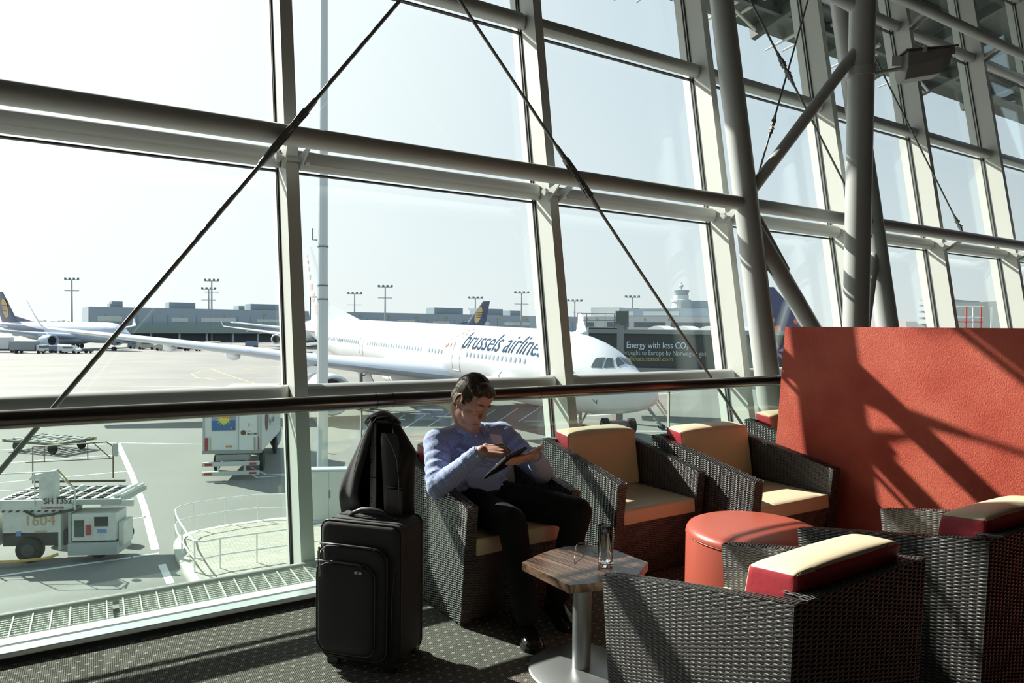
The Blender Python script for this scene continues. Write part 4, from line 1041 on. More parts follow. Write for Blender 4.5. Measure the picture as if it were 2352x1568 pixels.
for pts in (((680, 852), (600, 850), (520, 846), (470, 850), (440, 858), (450, 866), (500, 873), (560, 872)), ((485, 846), (500, 853), (560, 873), (620, 890), (660, 898)), ((560, 846), (680, 838))):
    for p, q in zip(pts, pts[1:]): stripe(p, q, .18, yl)
for k in range(7): stripe((880+k*52, 985-k*3), (930+k*52, 952-k*3), .12, wl)
for p, q in (((860, 952), (1260, 938)), ((905, 1000), (1260, 1010)), ((1330, 968), (1350, 1000)), ((1440, 985), (1500, 1040)), ((1400, 940), (1460, 1060))): stripe(p, q, .14, rl_)
stripe((860, 1020), (1250, 985), .12, yl)
for p, q in (((560, 1078), (590, 1096)), ((588, 1096), (660, 1092)), ((575, 1072), (612, 1090)), ((610, 1090), (660, 1088))): stripe(p, q, .12, wl)

# ------------------------------------------------------------------ airliners
def finy(x, z_):
    t_ = min(1, max(0, (z_-4.6)/7.4)); le = 53.8+6.3*t_ if z_ > 4.6 else 50.8+3.0*(z_-2.3)/2.3; ch_ = 7.9-4.8*t_ if z_ > 4.6 else 9.6-1.7*(z_-2.3)/2.3
    u = min(1, max(0, (x-le)/ch_)); return .09*ch_*sqrt(u)*(1-u)**.9*1.2
def pw(x, T):
    for (a, va), (b_, vb) in zip(T, T[1:]):
        if x <= b_:
            t_ = (x-a)/(b_-a) if b_ > a else 0; t_ = max(0, t_); return va+(vb-va)*(t_)
    return T[-1][1]
TOPT = [(0, -.98), (.15, -.72), (.4, -.48), (.9, -.12), (1.6, .28), (2.3, .62), (2.9, 1.02), (3.5, 1.42), (4.2, 1.80), (5.2, 2.18), (6.5, 2.50), (8, 2.70), (10, 2.80), (11.5, 2.82), (48, 2.82), (55, 2.70), (60, 2.42), (63.2, 2.10)]
BOTT = [(0, -1.02), (.15, -1.32), (.4, -1.55), (.9, -1.82), (1.6, -2.05), (2.3, -2.22), (3.5, -2.45), (5.2, -2.66), (8, -2.80), (11.5, -2.82), (40, -2.82), (44, -2.60), (50, -1.55), (56, -.2), (60, .85), (63.2, 1.65)]
WIDT = [(0, .03), (.15, .33), (.4, .60), (.9, .96), (1.6, 1.32), (2.3, 1.60), (3.5, 1.98), (5.2, 2.36), (8, 2.70), (11.5, 2.82), (43, 2.82), (50, 2.2), (56, 1.35), (60, .75), (63.2, .18)]
XS = [0, .06, .15, .27, .4, .62, .9, 1.25, 1.6, 1.95, 2.3, 2.6, 2.9, 3.2, 3.5, 3.85, 4.2, 4.7, 5.2, 5.8, 6.5, 7.2, 8, 9, 10, 11.5, 14, 17, 20, 24, 28, 32, 36, 40, 42, 44, 47, 50, 53, 56, 58, 60, 62, 63.2]
def fus(x, a):   # point on the skin; a measured from the starboard horizontal (0) up to the crown (90deg)
    t_, b_, w_ = pw(x, TOPT), pw(x, BOTT), pw(x, WIDT); zc = (t_+b_)/2; h = (t_-b_)/2
    # the widest line sits low near the nose
    return Vector((-x, -w_*cos(a), zc+h*sin(a)))
# local axes: +x toward the nose, -y starboard
def airliner(name, label, nose, head, paint, finm, bellym, pitch=0.0, zc=4.95, detail=False, engm=None, group=None, wingm=None):
    g = thing(name, label, 'airplane', (nose.x, nose.y, G), atan2(head.y, head.x), group)
    wingm = wingm or paint; engm = engm or paint
    off = Vector((0, 0, zc))
    def T(p): p = Vector(p); return Vector((p.x, p.y, p.z+off.z+(-p.x-26)*pitch))
    mb = MB(); N = 48
    mb.rings([[T(fus(x, 2*pi*k/N)) for k in range(N)] for x in XS]); fo = mb.build('fuselage', paint, g, smooth=True)
    fo.data.materials.append(bellym)
    # wings
    for sg, nm in ((-1, 'wing'), (1, 'wing')):
        w_ = MB(); rs = []
        for le, out, ch_, z_, th in ((19.6, 2.2, 11.6, -1.35, .19), (23.5, 7.5, 8.9, -.82, .18), (25.6, 10.2, 7.4, -.52, .17), (29.5, 16.0, 5.8, .25, .16), (34.6, 23.5, 4.0, 1.15, .15), (38.6, 29.2, 2.3, 1.80, .13)):
            ring = []
            for k in range(20):
                a = 2*pi*k/20; xx = .5-.5*cos(a); up_ = sin(a)
                tt = th*ch_*(1.0*sqrt(max(0, xx))*(1-xx)**.9*1.25)
                ring.append(T((-(le+ch_*xx), sg*out, z_+(tt if up_ > 0 else -tt*.7)*min(1, abs(up_)*3+.001)-.02*ch_*xx)))
            rs.append(ring)
        # winglet
        for le, out, ch_, z_, th in ((39.3, 29.65, 1.9, 2.05, .08), (40.3, 30.1, 1.4, 2.9, .07), (41.4, 30.6, .75, 4.1, .07)):
            ring = []
            for k in range(20):
                a = 2*pi*k/20; xx = .5-.5*cos(a); up_ = sin(a); tt = th*ch_*(sqrt(max(0, xx))*(1-xx)**.9*1.25)
                ring.append(T((-(le+ch_*xx), sg*(out-(tt if up_ > 0 else -tt)*.8), z_+(tt if up_ > 0 else -tt)*.4)))
            rs.append(ring)
        w_.rings(rs); wo_ = w_.build(nm, wingm, g, smooth='auto')
        for out, le, z_ in ((11.6, 31.4, -.85), (16.2, 33.6, -.25), (20.8, 36.0, .35), (7.6, 31.2, -1.15)):
            MB().ell(T((-le, sg*out, z_)), (2.3, .30, .42)).build('flap_track_fairing', wingm, wo_, smooth=True)
        # engine
        ex, ez, eo = -(18.4 if not detail else 23.3), (-2.35 if not detail else -2.85), 9.4 if not detail else 11.1
        e_ = MB(); pr = [(0, 1.42), (.05, 1.52), (.25, 1.62), (.9, 1.68), (2.2, 1.66), (3.6, 1.50), (4.8, 1.20), (5.6, .95)]
        inn = [(5.6, .80), (4.0, .9), (1.2, 1.18), (.35, 1.26), (.05, 1.38)]
        rs = [[T((ex-x, sg*eo+r*cos(2*pi*k/32), ez+r*sin(2*pi*k/32))) for k in range(32)] for x, r in pr]
        rs2 = [[T((ex-x, sg*eo+r*cos(2*pi*k/32), ez+r*sin(2*pi*k/32))) for k in range(32)] for x, r in inn]
        e_.rings(rs+rs2, cap=False); e_.rings([rs2[-1], rs[0]], cap=False); eo_ = e_.build('engine', engm, g, smooth='auto')
        MB().rings([[T((ex-x, sg*eo+r*cos(2*pi*k/24), ez+r*sin(2*pi*k/24))) for k in range(24)] for x, r in ((.9, 1.22), (.95, 1.2), (1.0, .4), (.55, .12), (.5, .01))]).build('fan', mat('fan_dark', (.03, .03, .035), .4, .5), eo_, smooth='auto')
        MB().hexa([T((ex-1.5, sg*eo-.16, ez+1.5)), T((ex-1.5, sg*eo+.16, ez+1.5)), T((ex-7, sg*eo+.16, ez+1.2)), T((ex-7, sg*eo-.16, ez+1.2)), T((ex-3.5, sg*eo-.14, ez+2.05)), T((ex-3.5, sg*eo+.14, ez+2.05)), T((ex-7.5, sg*eo+.14, ez+1.9)), T((ex-7.5, sg*eo-.14, ez+1.9))]).build('pylon', wingm, g)
        # stabiliser
        s_ = MB(); rs = []
        for le, out, ch_, z_ in ((54.0, .9, 5.2, 1.1), (60.2, 9.7, 2.0, 2.05)):
            rs.append([T((-(le+ch_*(.5-.5*cos(2*pi*k/16))), sg*out, z_+(.09*ch_*sqrt(max(0, .5-.5*cos(2*pi*k/16)))*(1-(.5-.5*cos(2*pi*k/16)))**.9*1.2)*(1 if sin(2*pi*k/16) > 0 else -1))) for k in range(16)])
        s_.rings(rs).build('stabilizer', wingm, g, smooth='auto')
        # main gear
        lg = MB(); lg.cyl(T((-31.6, sg*5.3, -1.6)), (-31.6+0, sg*5.3, .7), .16, n=12); lg.bar(T((-31.6, sg*5.3, -2.2)), T((-31.6, sg*2.2, -1.8)), .14, .14); lg.cyl((-30.6, sg*5.3, .69), (-32.6, sg*5.3, .69), .12, n=10)
        lg.build('landing_gear', mat('gear_grey', (.30, .30, .30), .5, .3), g)
        for xx in (-30.6, -32.6):
            for yy in (-.65, .65): MB().cyl((xx, sg*5.3+yy-.2, .70), (xx, sg*5.3+yy+.2, .70), .70, n=24).build('wheel', mat('tyre', (.015, .015, .015), .7), g, bevel=.06)
        MB().hexa([T((-30.2, sg*4.1, -3.7)), T((-33.2, sg*4.1, -3.7)), T((-33.2, sg*4.16, -3.7)), T((-30.2, sg*4.16, -3.7)), T((-30.2, sg*5.0, -1.9)), T((-33.2, sg*5.0, -1.9)), T((-33.2, sg*5.1, -1.9)), T((-30.2, sg*5.1, -1.9))]).build('gear_door', wingm, g)
    # fin
    fn = MB(); rs = []
    for le, ch_, z_, th in ((50.8, 9.6, 2.3, .09), (53.8, 7.9, 4.6, .09), (60.1, 3.1, 12.0, .08)):
        rs.append([T((-(le+ch_*(.5-.5*cos(2*pi*k/16))), (th*ch_*sqrt(max(0, .5-.5*cos(2*pi*k/16)))*(1-(.5-.5*cos(2*pi*k/16)))**.9*1.2)*(-1 if sin(2*pi*k/16) > 0 else 1), z_)) for k in range(16)])
    fn.rings(rs); fin = fn.build('tail_fin', finm, g, smooth='auto')
    MB().hexa([T((-44.0, -.05, 2.75)), T((-44.0, .05, 2.75)), T((-54, .25, 2.2)), T((-54, -.25, 2.2)), T((-44.2, -.03, 2.8)), T((-44.2, .03, 2.8)), T((-53.0, .2, 4.4)), T((-53.0, -.2, 4.4))]).build('fin_fillet', finm, g)
    # belly fairing, nose gear
    MB().ell(T((-27, 0, -2.35)), (9.5, 3.1, 1.35), n=32, m=16).build('belly_fairing', bellym, g, smooth=True)
    ng = MB(); ng.cyl(T((-6.9, 0, -2.2)), (-6.9, 0, .5), .12, n=10); ng.bar(T((-6.0, 0, -2.4)), (-6.9, 0, 1.1), .1, .1); ng.build('nose_gear', mat('gear_grey', (.3, .3, .3)), g)
    for yy in (-.35, .35): MB().cyl((-6.9, yy-.15, .52), (-6.9, yy+.15, .52), .52, n=24).build('wheel', mat('tyre', (.015, .015, .015)), g, bevel=.05)
    def skin(x, a, o_=.0):
        p = fus(x, a); e_ = 1e-3; du = fus(x+e_, a)-p; dv = fus(x, a+e_)-p; nn = du.cross(dv).normalized()
        c = Vector((-x, 0, (pw(x, TOPT)+pw(x, BOTT))/2))
        if nn.dot(p-c) < 0: nn = -nn
        return T(p+nn*o_)
    return g, T, skin, fin
white_p = mat('aircraft_white', (.60, .62, .64), .30, spec=.5, coat=.4)
bell_p = mat('aircraft_grey_belly', (.60, .63, .65), .35)
wing_p = mat('wing_metal', (.62, .66, .72), .32, .35)
fin_p = mat('fin_glare_pale', (.50, .54, .58), .3, coat=.3)  # glare put into the fin colour; its real paint is dark blue
hd_ = Vector((.585, -.811)); hw_ = cw(hd_.x, hd_.y)-cw(0, 0)
A, T, skin_, fin = airliner('airliner', 'large white airliner parked outside with blue italic titles on its side', cw(8.75, 41.0), hw_, white_p, fin_p, bell_p, pitch=.022, zc=5.15, detail=True, wingm=wing_p)
# belly colour below the cheat line
for pl in A.children[0].data.polygons:
    c = pl.center; x = -c.x; zz = c.z-5.15-(x-26)*.022
    if zz < -1.15 and x > 9: pl.material_index = 1
def patch(name, x0, x1, z0, z1, m, parent, o_=.02, r=.0, n_=6, sg=-1):
    """rounded patch on the side of the fuselage, in length / height coordinates"""
    P = []
    cx, cz = (x0+x1)/2, (z0+z1)/2
    for k in range(24):
        a = 2*pi*k/24; ex_ = .5 if r else .12
        u = (abs(cos(a))**(ex_))*(1 if cos(a) > 0 else -1); v = (abs(sin(a))**(ex_))*(1 if sin(a) > 0 else -1)
        x = cx+(x1-x0)/2*u; z_ = cz+(z1-z0)/2*v
        h = (pw(x, TOPT)-pw(x, BOTT))/2; zc_ = (pw(x, TOPT)+pw(x, BOTT))/2
        P.append(skin_(x, math.asin(max(-.99, min(.99, (z_-zc_)/h))), o_))
    c = sum(P, Vector())/24
    V_ = P+[c+(c-Vector((c.x, 0, c.z))).normalized()*.02]
    return MB().add(V_, [(k, (k+1) % 24, 24) for k in range(24)]).build(name, m, parent)
winm = mat('cabin_window', (.30, .38, .42), .2); grm = mat('door_outline', (.68, .72, .74), .4)
xw = 11.3
wins = [9.6+.533*k for k in range(15)]+[21.0+.533*k for k in range(5)]+[24.6+.533*k for k in range(22)]+[38.2+.533*k for k in range(22)]
for x in wins: patch('cabin_window', x, x+.24, .42, .80, winm, A, .015, r=1)
def frame(x0, x1, z0, z1, w_, m, name):
    q = []
    for k in range(40):
        a = 2*pi*k/40; u = (abs(cos(a))**.22)*(1 if cos(a) > 0 else -1); v = (abs(sin(a))**.22)*(1 if sin(a) > 0 else -1)
        x = (x0+x1)/2+(x1-x0)/2*u; z_ = (z0+z1)/2+(z1-z0)/2*v; h = (pw(x, TOPT)-pw(x, BOTT))/2; zc_ = (pw(x, TOPT)+pw(x, BOTT))/2
        q.append(skin_(x, math.asin(max(-.99, min(.99, (z_-zc_)/h))), .005))
    MB().tube(q, w_, 5, closed=True).build(name, m, A)
frame(18.2, 19.35, -.75, 1.35, .022, mat('door_line', (.74, .76, .74), .4), 'door_outline'); frame(6.0, 7.1, -.65, 1.3, .022, grm, 'door_outline'); frame(37.0, 37.9, -.6, 1.1, .02, grm, 'door_outline'); frame(51.0, 51.9, .0, 1.3, .02, grm, 'door_outline')
# cockpit glazing (starboard and front)
ckm = mat('cockpit_glass', (.05, .08, .085), .12, spec=.8)
def ck(pts, name='cockpit_window'):
    # subdivided quad hugging the nose skin: pts in (x, angle)
    rows = []
    for i in range(5):
        r = []
        for j in range(5):
            u, v = i/4, j/4
            a = tuple(pts[0][k]*(1-u)+pts[1][k]*u for k in (0, 1)); b_ = tuple(pts[3][k]*(1-u)+pts[2][k]*u for k in (0, 1))
            x = a[0]*(1-v)+b_[0]*v; an = a[1]*(1-v)+b_[1]*v
            r.append(skin_(x, radians(an), .025))
        rows.append(r)
    V_ = [p for r in rows for p in r]; MB().add(V_, [(i*5+j, i*5+j+1, (i+1)*5+j+1, (i+1)*5+j) for i in range(4) for j in range(4)]).build(name, ckm, A, smooth=True)
for mir in (0, 1):
    q = (lambda P: [(x, 180-a) for x, a in P]) if mir else (lambda P: P)
    ck(q([(3.25, 39), (3.90, 29), (3.92, 50), (3.50, 63)])); ck(q([(2.72, 57), (3.15, 41), (3.45, 65), (3.22, 73)])); ck(q([(2.58, 63), (2.66, 88), (3.28, 88.5), (3.10, 76)]))
# titles wrapped round the fuselage
def wrap_text(body, x_start, z_base, size, length, shear, m, name, cap=.25):
    me = text_mesh(body, 1.0, shear, .0, 1.0); bm = bmesh.new(); bm.from_mesh(me); bmesh.ops.triangulate(bm, faces=bm.faces)
    xs_ = [v.co.x for v in bm.verts]; x0, x1 = min(xs_), max(xs_)
    for z_ in [i*.12 for i in range(-3, 9)]: bmesh.ops.bisect_plane(bm, geom=bm.verts[:]+bm.edges[:]+bm.faces[:], plane_co=(0, z_, 0), plane_no=(0, 1, 0))
    for v in bm.verts:
        x = x_start-(v.co.x-x0)/(x1-x0)*length; s_ = z_base+v.co.y*size      # arc length above the centre line
        v.co = skin_(x, s_/2.82, .03)
    bm.to_mesh(me); bm.free(); me.materials.append(m); o = bpy.data.objects.new(name, me); COL.objects.link(o); o.parent = A; return o
wrap_text('brussels airlines', 18.2, 1.08, 2.35, 10.2, .30, mat('title_blue', (.03, .07, .12), .8, spec=.05), 'title_lettering')
rd = mat('title_red', (.55, .16, .15), .4)
for k, (x, z_, r) in enumerate(((20.6, 1.25, .23), (20.05, 1.30, .20), (19.5, 1.42, .17), (20.25, 1.85, .16), (19.8, 2.2, .14), (19.35, 2.55, .12), (18.9, 2.85, .10), (18.45, 3.10, .08), (18.05, 3.30, .06), (19.05, 1.75, .12), (18.8, 2.1, .10), (18.7, 2.45, .08))):
    MB().add([skin_(x+r*cos(a*pi/8), (z_+r*sin(a*pi/8))/2.82, .03) for a in range(16)], [tuple(range(16))]).build('title_dot', rd, A)
for x, z_, r in ((61.2, 10.9, .22), (60.9, 10.1, .26), (60.5, 9.2, .31), (60.0, 8.1, .38), (59.3, 6.8, .46), (58.4, 5.4, .55), (57.2, 3.9, .62)):
    MB().add([T((-(x+r*cos(a*pi/8)), -finy(x, z_)-.03, z_+r*sin(a*pi/8))) for a in range(16)], [tuple(range(16))]).build('tail_dot', mat('glare_pale_dot', (.58, .40, .37), .4), A)  # tail dots paled, the fin's glare put into their colour
# five-part star emblem and letter near the nose
sm_ = mat('emblem_grey', (.14, .16, .17), .4)
for k in range(5):
    a0 = radians(90+72*k); xc_, zc_ = 6.6-.36*cos(a0)*-1, .35+.36*sin(a0)
    pts = [(xc_+.24*cos(a0+da)*1.0, zc_+.24*sin(a0+da)) for da in (0, 2.3, -2.0)]
    MB().add([skin_(5.55+(x-6.6), math.asin(max(-.95, min(.95, z_/2.5))), .03) for x, z_ in pts], [(0, 1, 2)]).build('star_emblem', sm_, A)
vme = text_mesh('V', .62); 
for v in vme.vertices: v.co = skin_(3.75-v.co.x, radians(-38)+v.co.y/2.4, .03)
vme.materials.append(sm_); vo = bpy.data.objects.new('fuselage_letter', vme); COL.objects.link(vo); vo.parent = A
# open cargo door with arch; hold's shade painted as a dark skin sheet
dk = mat('cargo_hold_dark', (.03, .02, .02), .8)
def sp2(x, deg, o_): return skin_(x, radians(deg), o_)
hold = MB(); rw = []
for i in range(7): rw.append([sp2(11.2+.45*i, -24-6*j, .012) for j in range(6)])
V_ = [p for r in rw for p in r]; hold.add(V_, [(i*6+j, i*6+j+1, (i+1)*6+j+1, (i+1)*6+j) for i in range(6) for j in range(5)]); hold.build('cargo_opening', dk, A)
dr = MB(); rs = []
for i in range(7):
    x = 11.2+.45*i; base = sp2(x, -22, .0); o_ = Vector((0, -1, 0))
    rs.append([base+Vector((0, -.05-s_*1.0, .02+.42*s_-.22*s_*s_)) for s_ in (0, .5, 1.0, 1.6, 2.3)]+[base+Vector((0, -.05-s_*1.0, .14+.42*s_-.22*s_*s_)) for s_ in (2.3, 1.6, 1.0, .5, 0)])
dr.rings(rs); dr.build('cargo_door', white_p, A)
MB().tube([sp2(11.2, -22, .02)+Vector((0, -.2, 0)), sp2(11.2, -22, .02)+Vector((0, -1.2, .28)), sp2(11.2, -22, .02)+Vector((0, -2.0, .0))], .06, 8).build('door_arm', mat('gear_grey', (.3, .3, .3)), A)
MB().tube([sp2(12.4, -8, .0), sp2(12.4, -12, .25), sp2(12.3, -20, .3)], .03, 6).build('door_strut', dk, A)
for k in range(8): MB().ell(sp2(11.4+.33*k, -52+k*.6, .04), (.10, .10, .10), n=8, m=6).build('roller', mat('roller_metal', (.5, .5, .46), .4, .5), A)

# parked airliners further away
navy = mat('navy_paint', (.055, .075, .14), .35, coat=.3); gold = mat('gold_paint', (.62, .42, .15), .4)
def head(lat0, dep0, lat1, dep1): v = cw(lat1, dep1)-cw(lat0, dep0); v.z = 0; return v
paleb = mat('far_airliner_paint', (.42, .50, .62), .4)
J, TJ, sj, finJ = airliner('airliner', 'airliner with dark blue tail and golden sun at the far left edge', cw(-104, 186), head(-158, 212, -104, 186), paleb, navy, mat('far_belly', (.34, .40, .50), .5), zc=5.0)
for pl in J.children[0].data.polygons: pass
def sun_emblem(parent, Tt):
    for sg in (-1, 1):
        P = [Tt((-(58.4+1.5*cos(a)+.95*sin(a)), sg*.34, 6.9+3.0*sin(a))) for a in [2*pi*k/28 for k in range(28)]]
        MB().add(P, [tuple(range(28))]).build('sun_emblem', gold, parent)
        for k, (a, b_) in enumerate(((5.9, .55), (6.7, .5), (7.5, .45))):
            MB().hexa([Tt((-(57.4), sg*.35, a)), Tt((-(60.8), sg*.35, a+.1)), Tt((-(60.8), sg*.36, a+.1)), Tt((-(57.4), sg*.36, a)), Tt((-(57.4), sg*.35, a+.18)), Tt((-(60.8), sg*.35, a+b_)), Tt((-(60.8), sg*.36, a+b_)), Tt((-(57.4), sg*.36, a+.18))]).build('emblem_ray', navy, parent)
sun_emblem(J, TJ)
st_ = MB(); rw = []
for x in range(34, 62, 2):
    lo_, hi_ = (-.2 if x < 50 else -.6), min(1.9, .35+(x-34)*.12)
    rw.append([sj(x, math.asin(max(-.95, min(.95, ((lo_+(hi_-lo_)*j/4)-(pw(x, TOPT)+pw(x, BOTT))/2)/((pw(x, TOPT)-pw(x, BOTT))/2)))), .04) for j in range(5)])
V_ = [p for r in rw for p in r]; MB().add(V_, [(i*5+j, i*5+j+1, (i+1)*5+j+1, (i+1)*5+j) for i in range(len(rw)-1) for j in range(4)]).build('fuselage_stripe', navy, J, smooth=True)
def place_copy(src, label, nose, hv, k=1.0):
    o = copy_tree(src); o.location = (nose.x, nose.y, G); o.rotation_euler = (0, 0, atan2(hv.y, hv.x)); o['label'] = label; o.scale = (k, k, k); return o
place_copy(J, 'distant airliner tail with golden sun rising above the white fuselage', cw(-13-50, 285), head(-13, 256, -63, 285))
place_copy(J, 'tiny distant airliner tail with golden sun beside the boarding bridge', cw(67-50, 480), head(67, 440, 17, 470))
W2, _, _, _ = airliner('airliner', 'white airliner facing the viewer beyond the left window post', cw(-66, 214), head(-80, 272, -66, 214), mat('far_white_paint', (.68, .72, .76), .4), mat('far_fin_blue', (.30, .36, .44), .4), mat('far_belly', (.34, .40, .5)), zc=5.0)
# blue-tailed jet behind the boarding bridge at the right
dotm = mat('coral_dot', (.62, .17, .11), .4)
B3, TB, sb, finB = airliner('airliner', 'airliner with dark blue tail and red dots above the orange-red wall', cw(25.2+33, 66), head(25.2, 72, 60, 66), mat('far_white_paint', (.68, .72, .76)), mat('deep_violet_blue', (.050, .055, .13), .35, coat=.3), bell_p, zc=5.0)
k3 = .69; B3.scale = (k3, k3, k3)
tailw = cw(24.0, 64.5); hv = head(26.2, 64.5, 60, 60).normalized(); B3.location = (tailw.x+hv.x*61*k3, tailw.y+hv.y*61*k3, G); B3.rotation_euler = (0, 0, atan2(hv.y, hv.x))
for x, z_, r in ((61.9, 11.0, .16), (61.7, 10.35, .19), (61.45, 9.65, .22), (61.15, 8.85, .27), (60.8, 7.95, .33), (60.3, 6.9, .40), (59.6, 5.7, .48), (58.9, 4.2, .56), (57.9, 2.9, .62), (55.3, 2.95, .62), (54.1, 4.1, .56), (54.6, 5.4, .50), (55.8, 6.35, .42), (57.2, 6.8, .34)):
    MB().add([TB((-(x+r*cos(a*pi/8)), -finy(x, z_+.55)-.05, z_+.55+r*sin(a*pi/8))) for a in range(16)], [tuple(range(16))]).build('tail_dot', dotm, B3)

# ------------------------------------------------------------------ terminal buildings
bl1 = mat('terminal_cladding', (.30, .36, .41), .7); bl2 = mat('terminal_dark', (.12, .15, .17), .7); bl3 = mat('terminal_light', (.46, .50, .52), .6); bl4 = mat('terminal_roof', (.22, .27, .31), .7)
wnm = mat('terminal_window', (.52, .56, .52), .3); ylm = mat('gate_sign_yellow', (.40, .32, .08), .6)
def block(mb, l0, d0, l1, d1, depth, z0, z1, off=0.0):
    a = cw(l0, d0); b_ = cw(l1, d1); d = (b_-a); d.z = 0; d.normalize(); q = Vector((-d.y, d.x, 0))
    if q.dot(cw(0, 1)-cw(0, 0)) < 0: q = -q
    a2, b2 = a+q*off, b_+q*off; a3, b3 = b2+q*depth, a2+q*depth
    return mb.hexa([Vector((p.x, p.y, G+z0)) for p in (a2, b2, a3, b3)]+[Vector((p.x, p.y, G+z1)) for p in (a2, b2, a3, b3)])
def LD(x, Z): return ((x-1176)/F*Z, Z)
def seg(t0, t1, a, b_): return (a[0]+(b_[0]-a[0])*t0, a[1]+(b_[1]-a[1])*t0, a[0]+(b_[0]-a[0])*t1, a[1]+(b_[1]-a[1])*t1)
TA, TBp = LD(203, 262), LD(1330, 410)
g = thing('terminal_building', 'long grey-blue terminal building along the horizon behind the airliner', 'building')
block(MB(), *TA, *TBp, 30, 5.2, 13.8).build('upper_storeys', bl1, g)
block(MB(), *TA, *TBp, 30, 3.6, 5.2, -2.5).build('canopy', bl3, g)
block(MB(), *TA, *TBp, 24, 0, 3.6, 4).build('service_level', bl2, g)
for t0, t1, z0, z1 in ((.012, .045, 8.2, 10.2), (.115, .14, 8.3, 10), (.16, .215, 8.3, 10.2), (.25, .30, 8.5, 9.8), (.33, .385, 8.5, 9.8), (.52, .56, 7.9, 10.4), (.60, .64, 8.2, 10), (.70, .74, 8.2, 10), (.78, .85, 8.2, 10), (.88, .97, 8.2, 10)):
    w_ = MB(); block(w_, *seg(t0, t1, TA, TBp), .4, z0, z1, -.15); w_.build('window_band', wnm, g)
for t0, t1, z1 in ((.033, .048, 16.2), (.03, .034, 15.2), (.115, .155, 16.4), (.225, .235, 15.6), (.245, .295, 16.6), (.36, .37, 14.8), (.615, .685, 17.2), (.725, .79, 17.3), (.81, .84, 16.6), (.92, .945, 15.4)):
    w_ = MB(); block(w_, *seg(t0, t1, TA, TBp), 9, 13.8, z1, 5); w_.build('roof_plant_room', bl4, g)
for t_ in (.26, .335, .44, .50, .56, .63, .70, .76, .84, .9, .95):
    w_ = MB(); block(w_, *seg(t_, t_+.006, TA, TBp), .3, 11.6, 12.3, -.2); w_.build('gate_sign', ylm, g)
for k in range(46):
    w_ = MB(); t_ = k/46; block(w_, *seg(t_, t_+.0012, TA, TBp), .3, 5.2, 11, -.1); w_.build('facade_fin', bl4, g)
for k in range(24):
    w_ = MB(); t_ = k/24; block(w_, *seg(t_, t_+.003, TA, TBp), 1, 0, 3.6, -1); w_.build('ground_pillar', bl3, g)
block(MB(), *seg(.02, .25, TA, TBp), 6, 3.6, 7.4, -3).build('gate_lounge', mat('terminal_green_glass', (.20, .27, .26), .3), g)
# right hand terminals
TC, TD_ = LD(1340, 330), LD(1665, 300)
g = thing('terminal_building', 'grey terminal block with white annex behind the parked jet nose', 'building')
block(MB(), *TC, *TD_, 40, 0, 12.8, 0).build('main_block', bl3, g)
block(MB(), *seg(.0, .22, TC, TD_), 30, 12.8, 17.5, 10).build('white_annex', mat('annex_white', (.66, .68, .66), .6), g)
block(MB(), *seg(.23, 1.0, TC, TD_), 30, 12.8, 16.8, 10).build('upper_block', bl1, g)
block(MB(), *seg(.66, 1.0, TC, TD_), 18, 16.8, 20.5, 14).build('office_block', bl4, g)
for t0, t1, z0, z1 in ((.02, .08, 8, 10), (.18, .34, 8, 10.2), (.38, .60, 8, 10.2), (.64, .9, 8, 10.2), (.40, .66, 13.6, 15.6), (.27, .33, 13.6, 15.6)):
    w_ = MB(); block(w_, *seg(t0, t1, TC, TD_), .4, z0, z1, -.2 if z0 < 12 else 9.8); w_.build('window_band', wnm if z0 > 12 else bl2, g)
for t_ in (.02, .1, .26, .45, .62): 
    w_ = MB(); block(w_, *seg(t_, t_+.012, TC, TD_), .3, 11, 12, -.3); w_.build('gate_sign', ylm, g)
# control tower
c = cw(*LD(1563, 330)); g = thing('control_tower', 'small round control tower above the grey terminal roof', 'tower')
mb = MB(); mb.lathe((c.x, c.y, G+12), [(4.2, 0), (4.2, 8), (4.8, 8.3), (4.8, 9.2), (3.6, 9.5), (3.6, 11.5)], 20); mb.build('shaft', bl3, g)
MB().lathe((c.x, c.y, G+23.4), [(3.2, 0), (3.8, 2.2), (3.8, 2.5), (.5, 3.0)], 16).build('cab', bl4, g)
for k in range(3): MB().lathe((c.x, c.y, G+13+2.2*k), [(4.5, 0), (4.5, .7)], 20).build('gallery', wnm, g)
MB().cyl((c.x, c.y, G+26.2), (c.x, c.y, G+29.5), .25, n=6).build('mast', bl4, g); MB().ell((c.x, c.y, G+28), (1.2, 1.2, .8)).build('radar_dome', bl3, g)
# white tent roofs of the pier behind the bridge
g = thing('pier_roof', 'row of low white vaulted roofs behind the dark boarding bridge', 'roof')
for k in range(6):
    p = cw(*LD(1480+k*58, 96-k*2)); q = cw(*LD(1480+(k+1)*58-4, 94-k*2)); d = (q-p); Lq = d.length; d.normalize()
    pts = [p+d*(Lq*i/10)+Vector((0, 0, 7.3+.75*sin(pi*i/10))) for i in range(11)]
    nrm = Vector((-d.y, d.x, 0))*4
    V_ = pts+[v+nrm for v in pts]; base = [Vector((v.x, v.y, G+6.9)) for v in (pts[0], pts[-1], pts[-1]+nrm, pts[0]+nrm)]
    V_ += base; Fc = [(i, i+1, 12+i, 11+i) for i in range(10)]+[tuple(range(11))+(23, 22), tuple(range(21, 10, -1))+(25, 24)]
    MB().add(V_, Fc).build('vault', mat('membrane_white', (.80, .82, .80), .5), g, smooth='auto')
block(MB(), *LD(1455, 97), *LD(1830, 86), 4, 0, 6.9).build('support_wall', bl3, g)

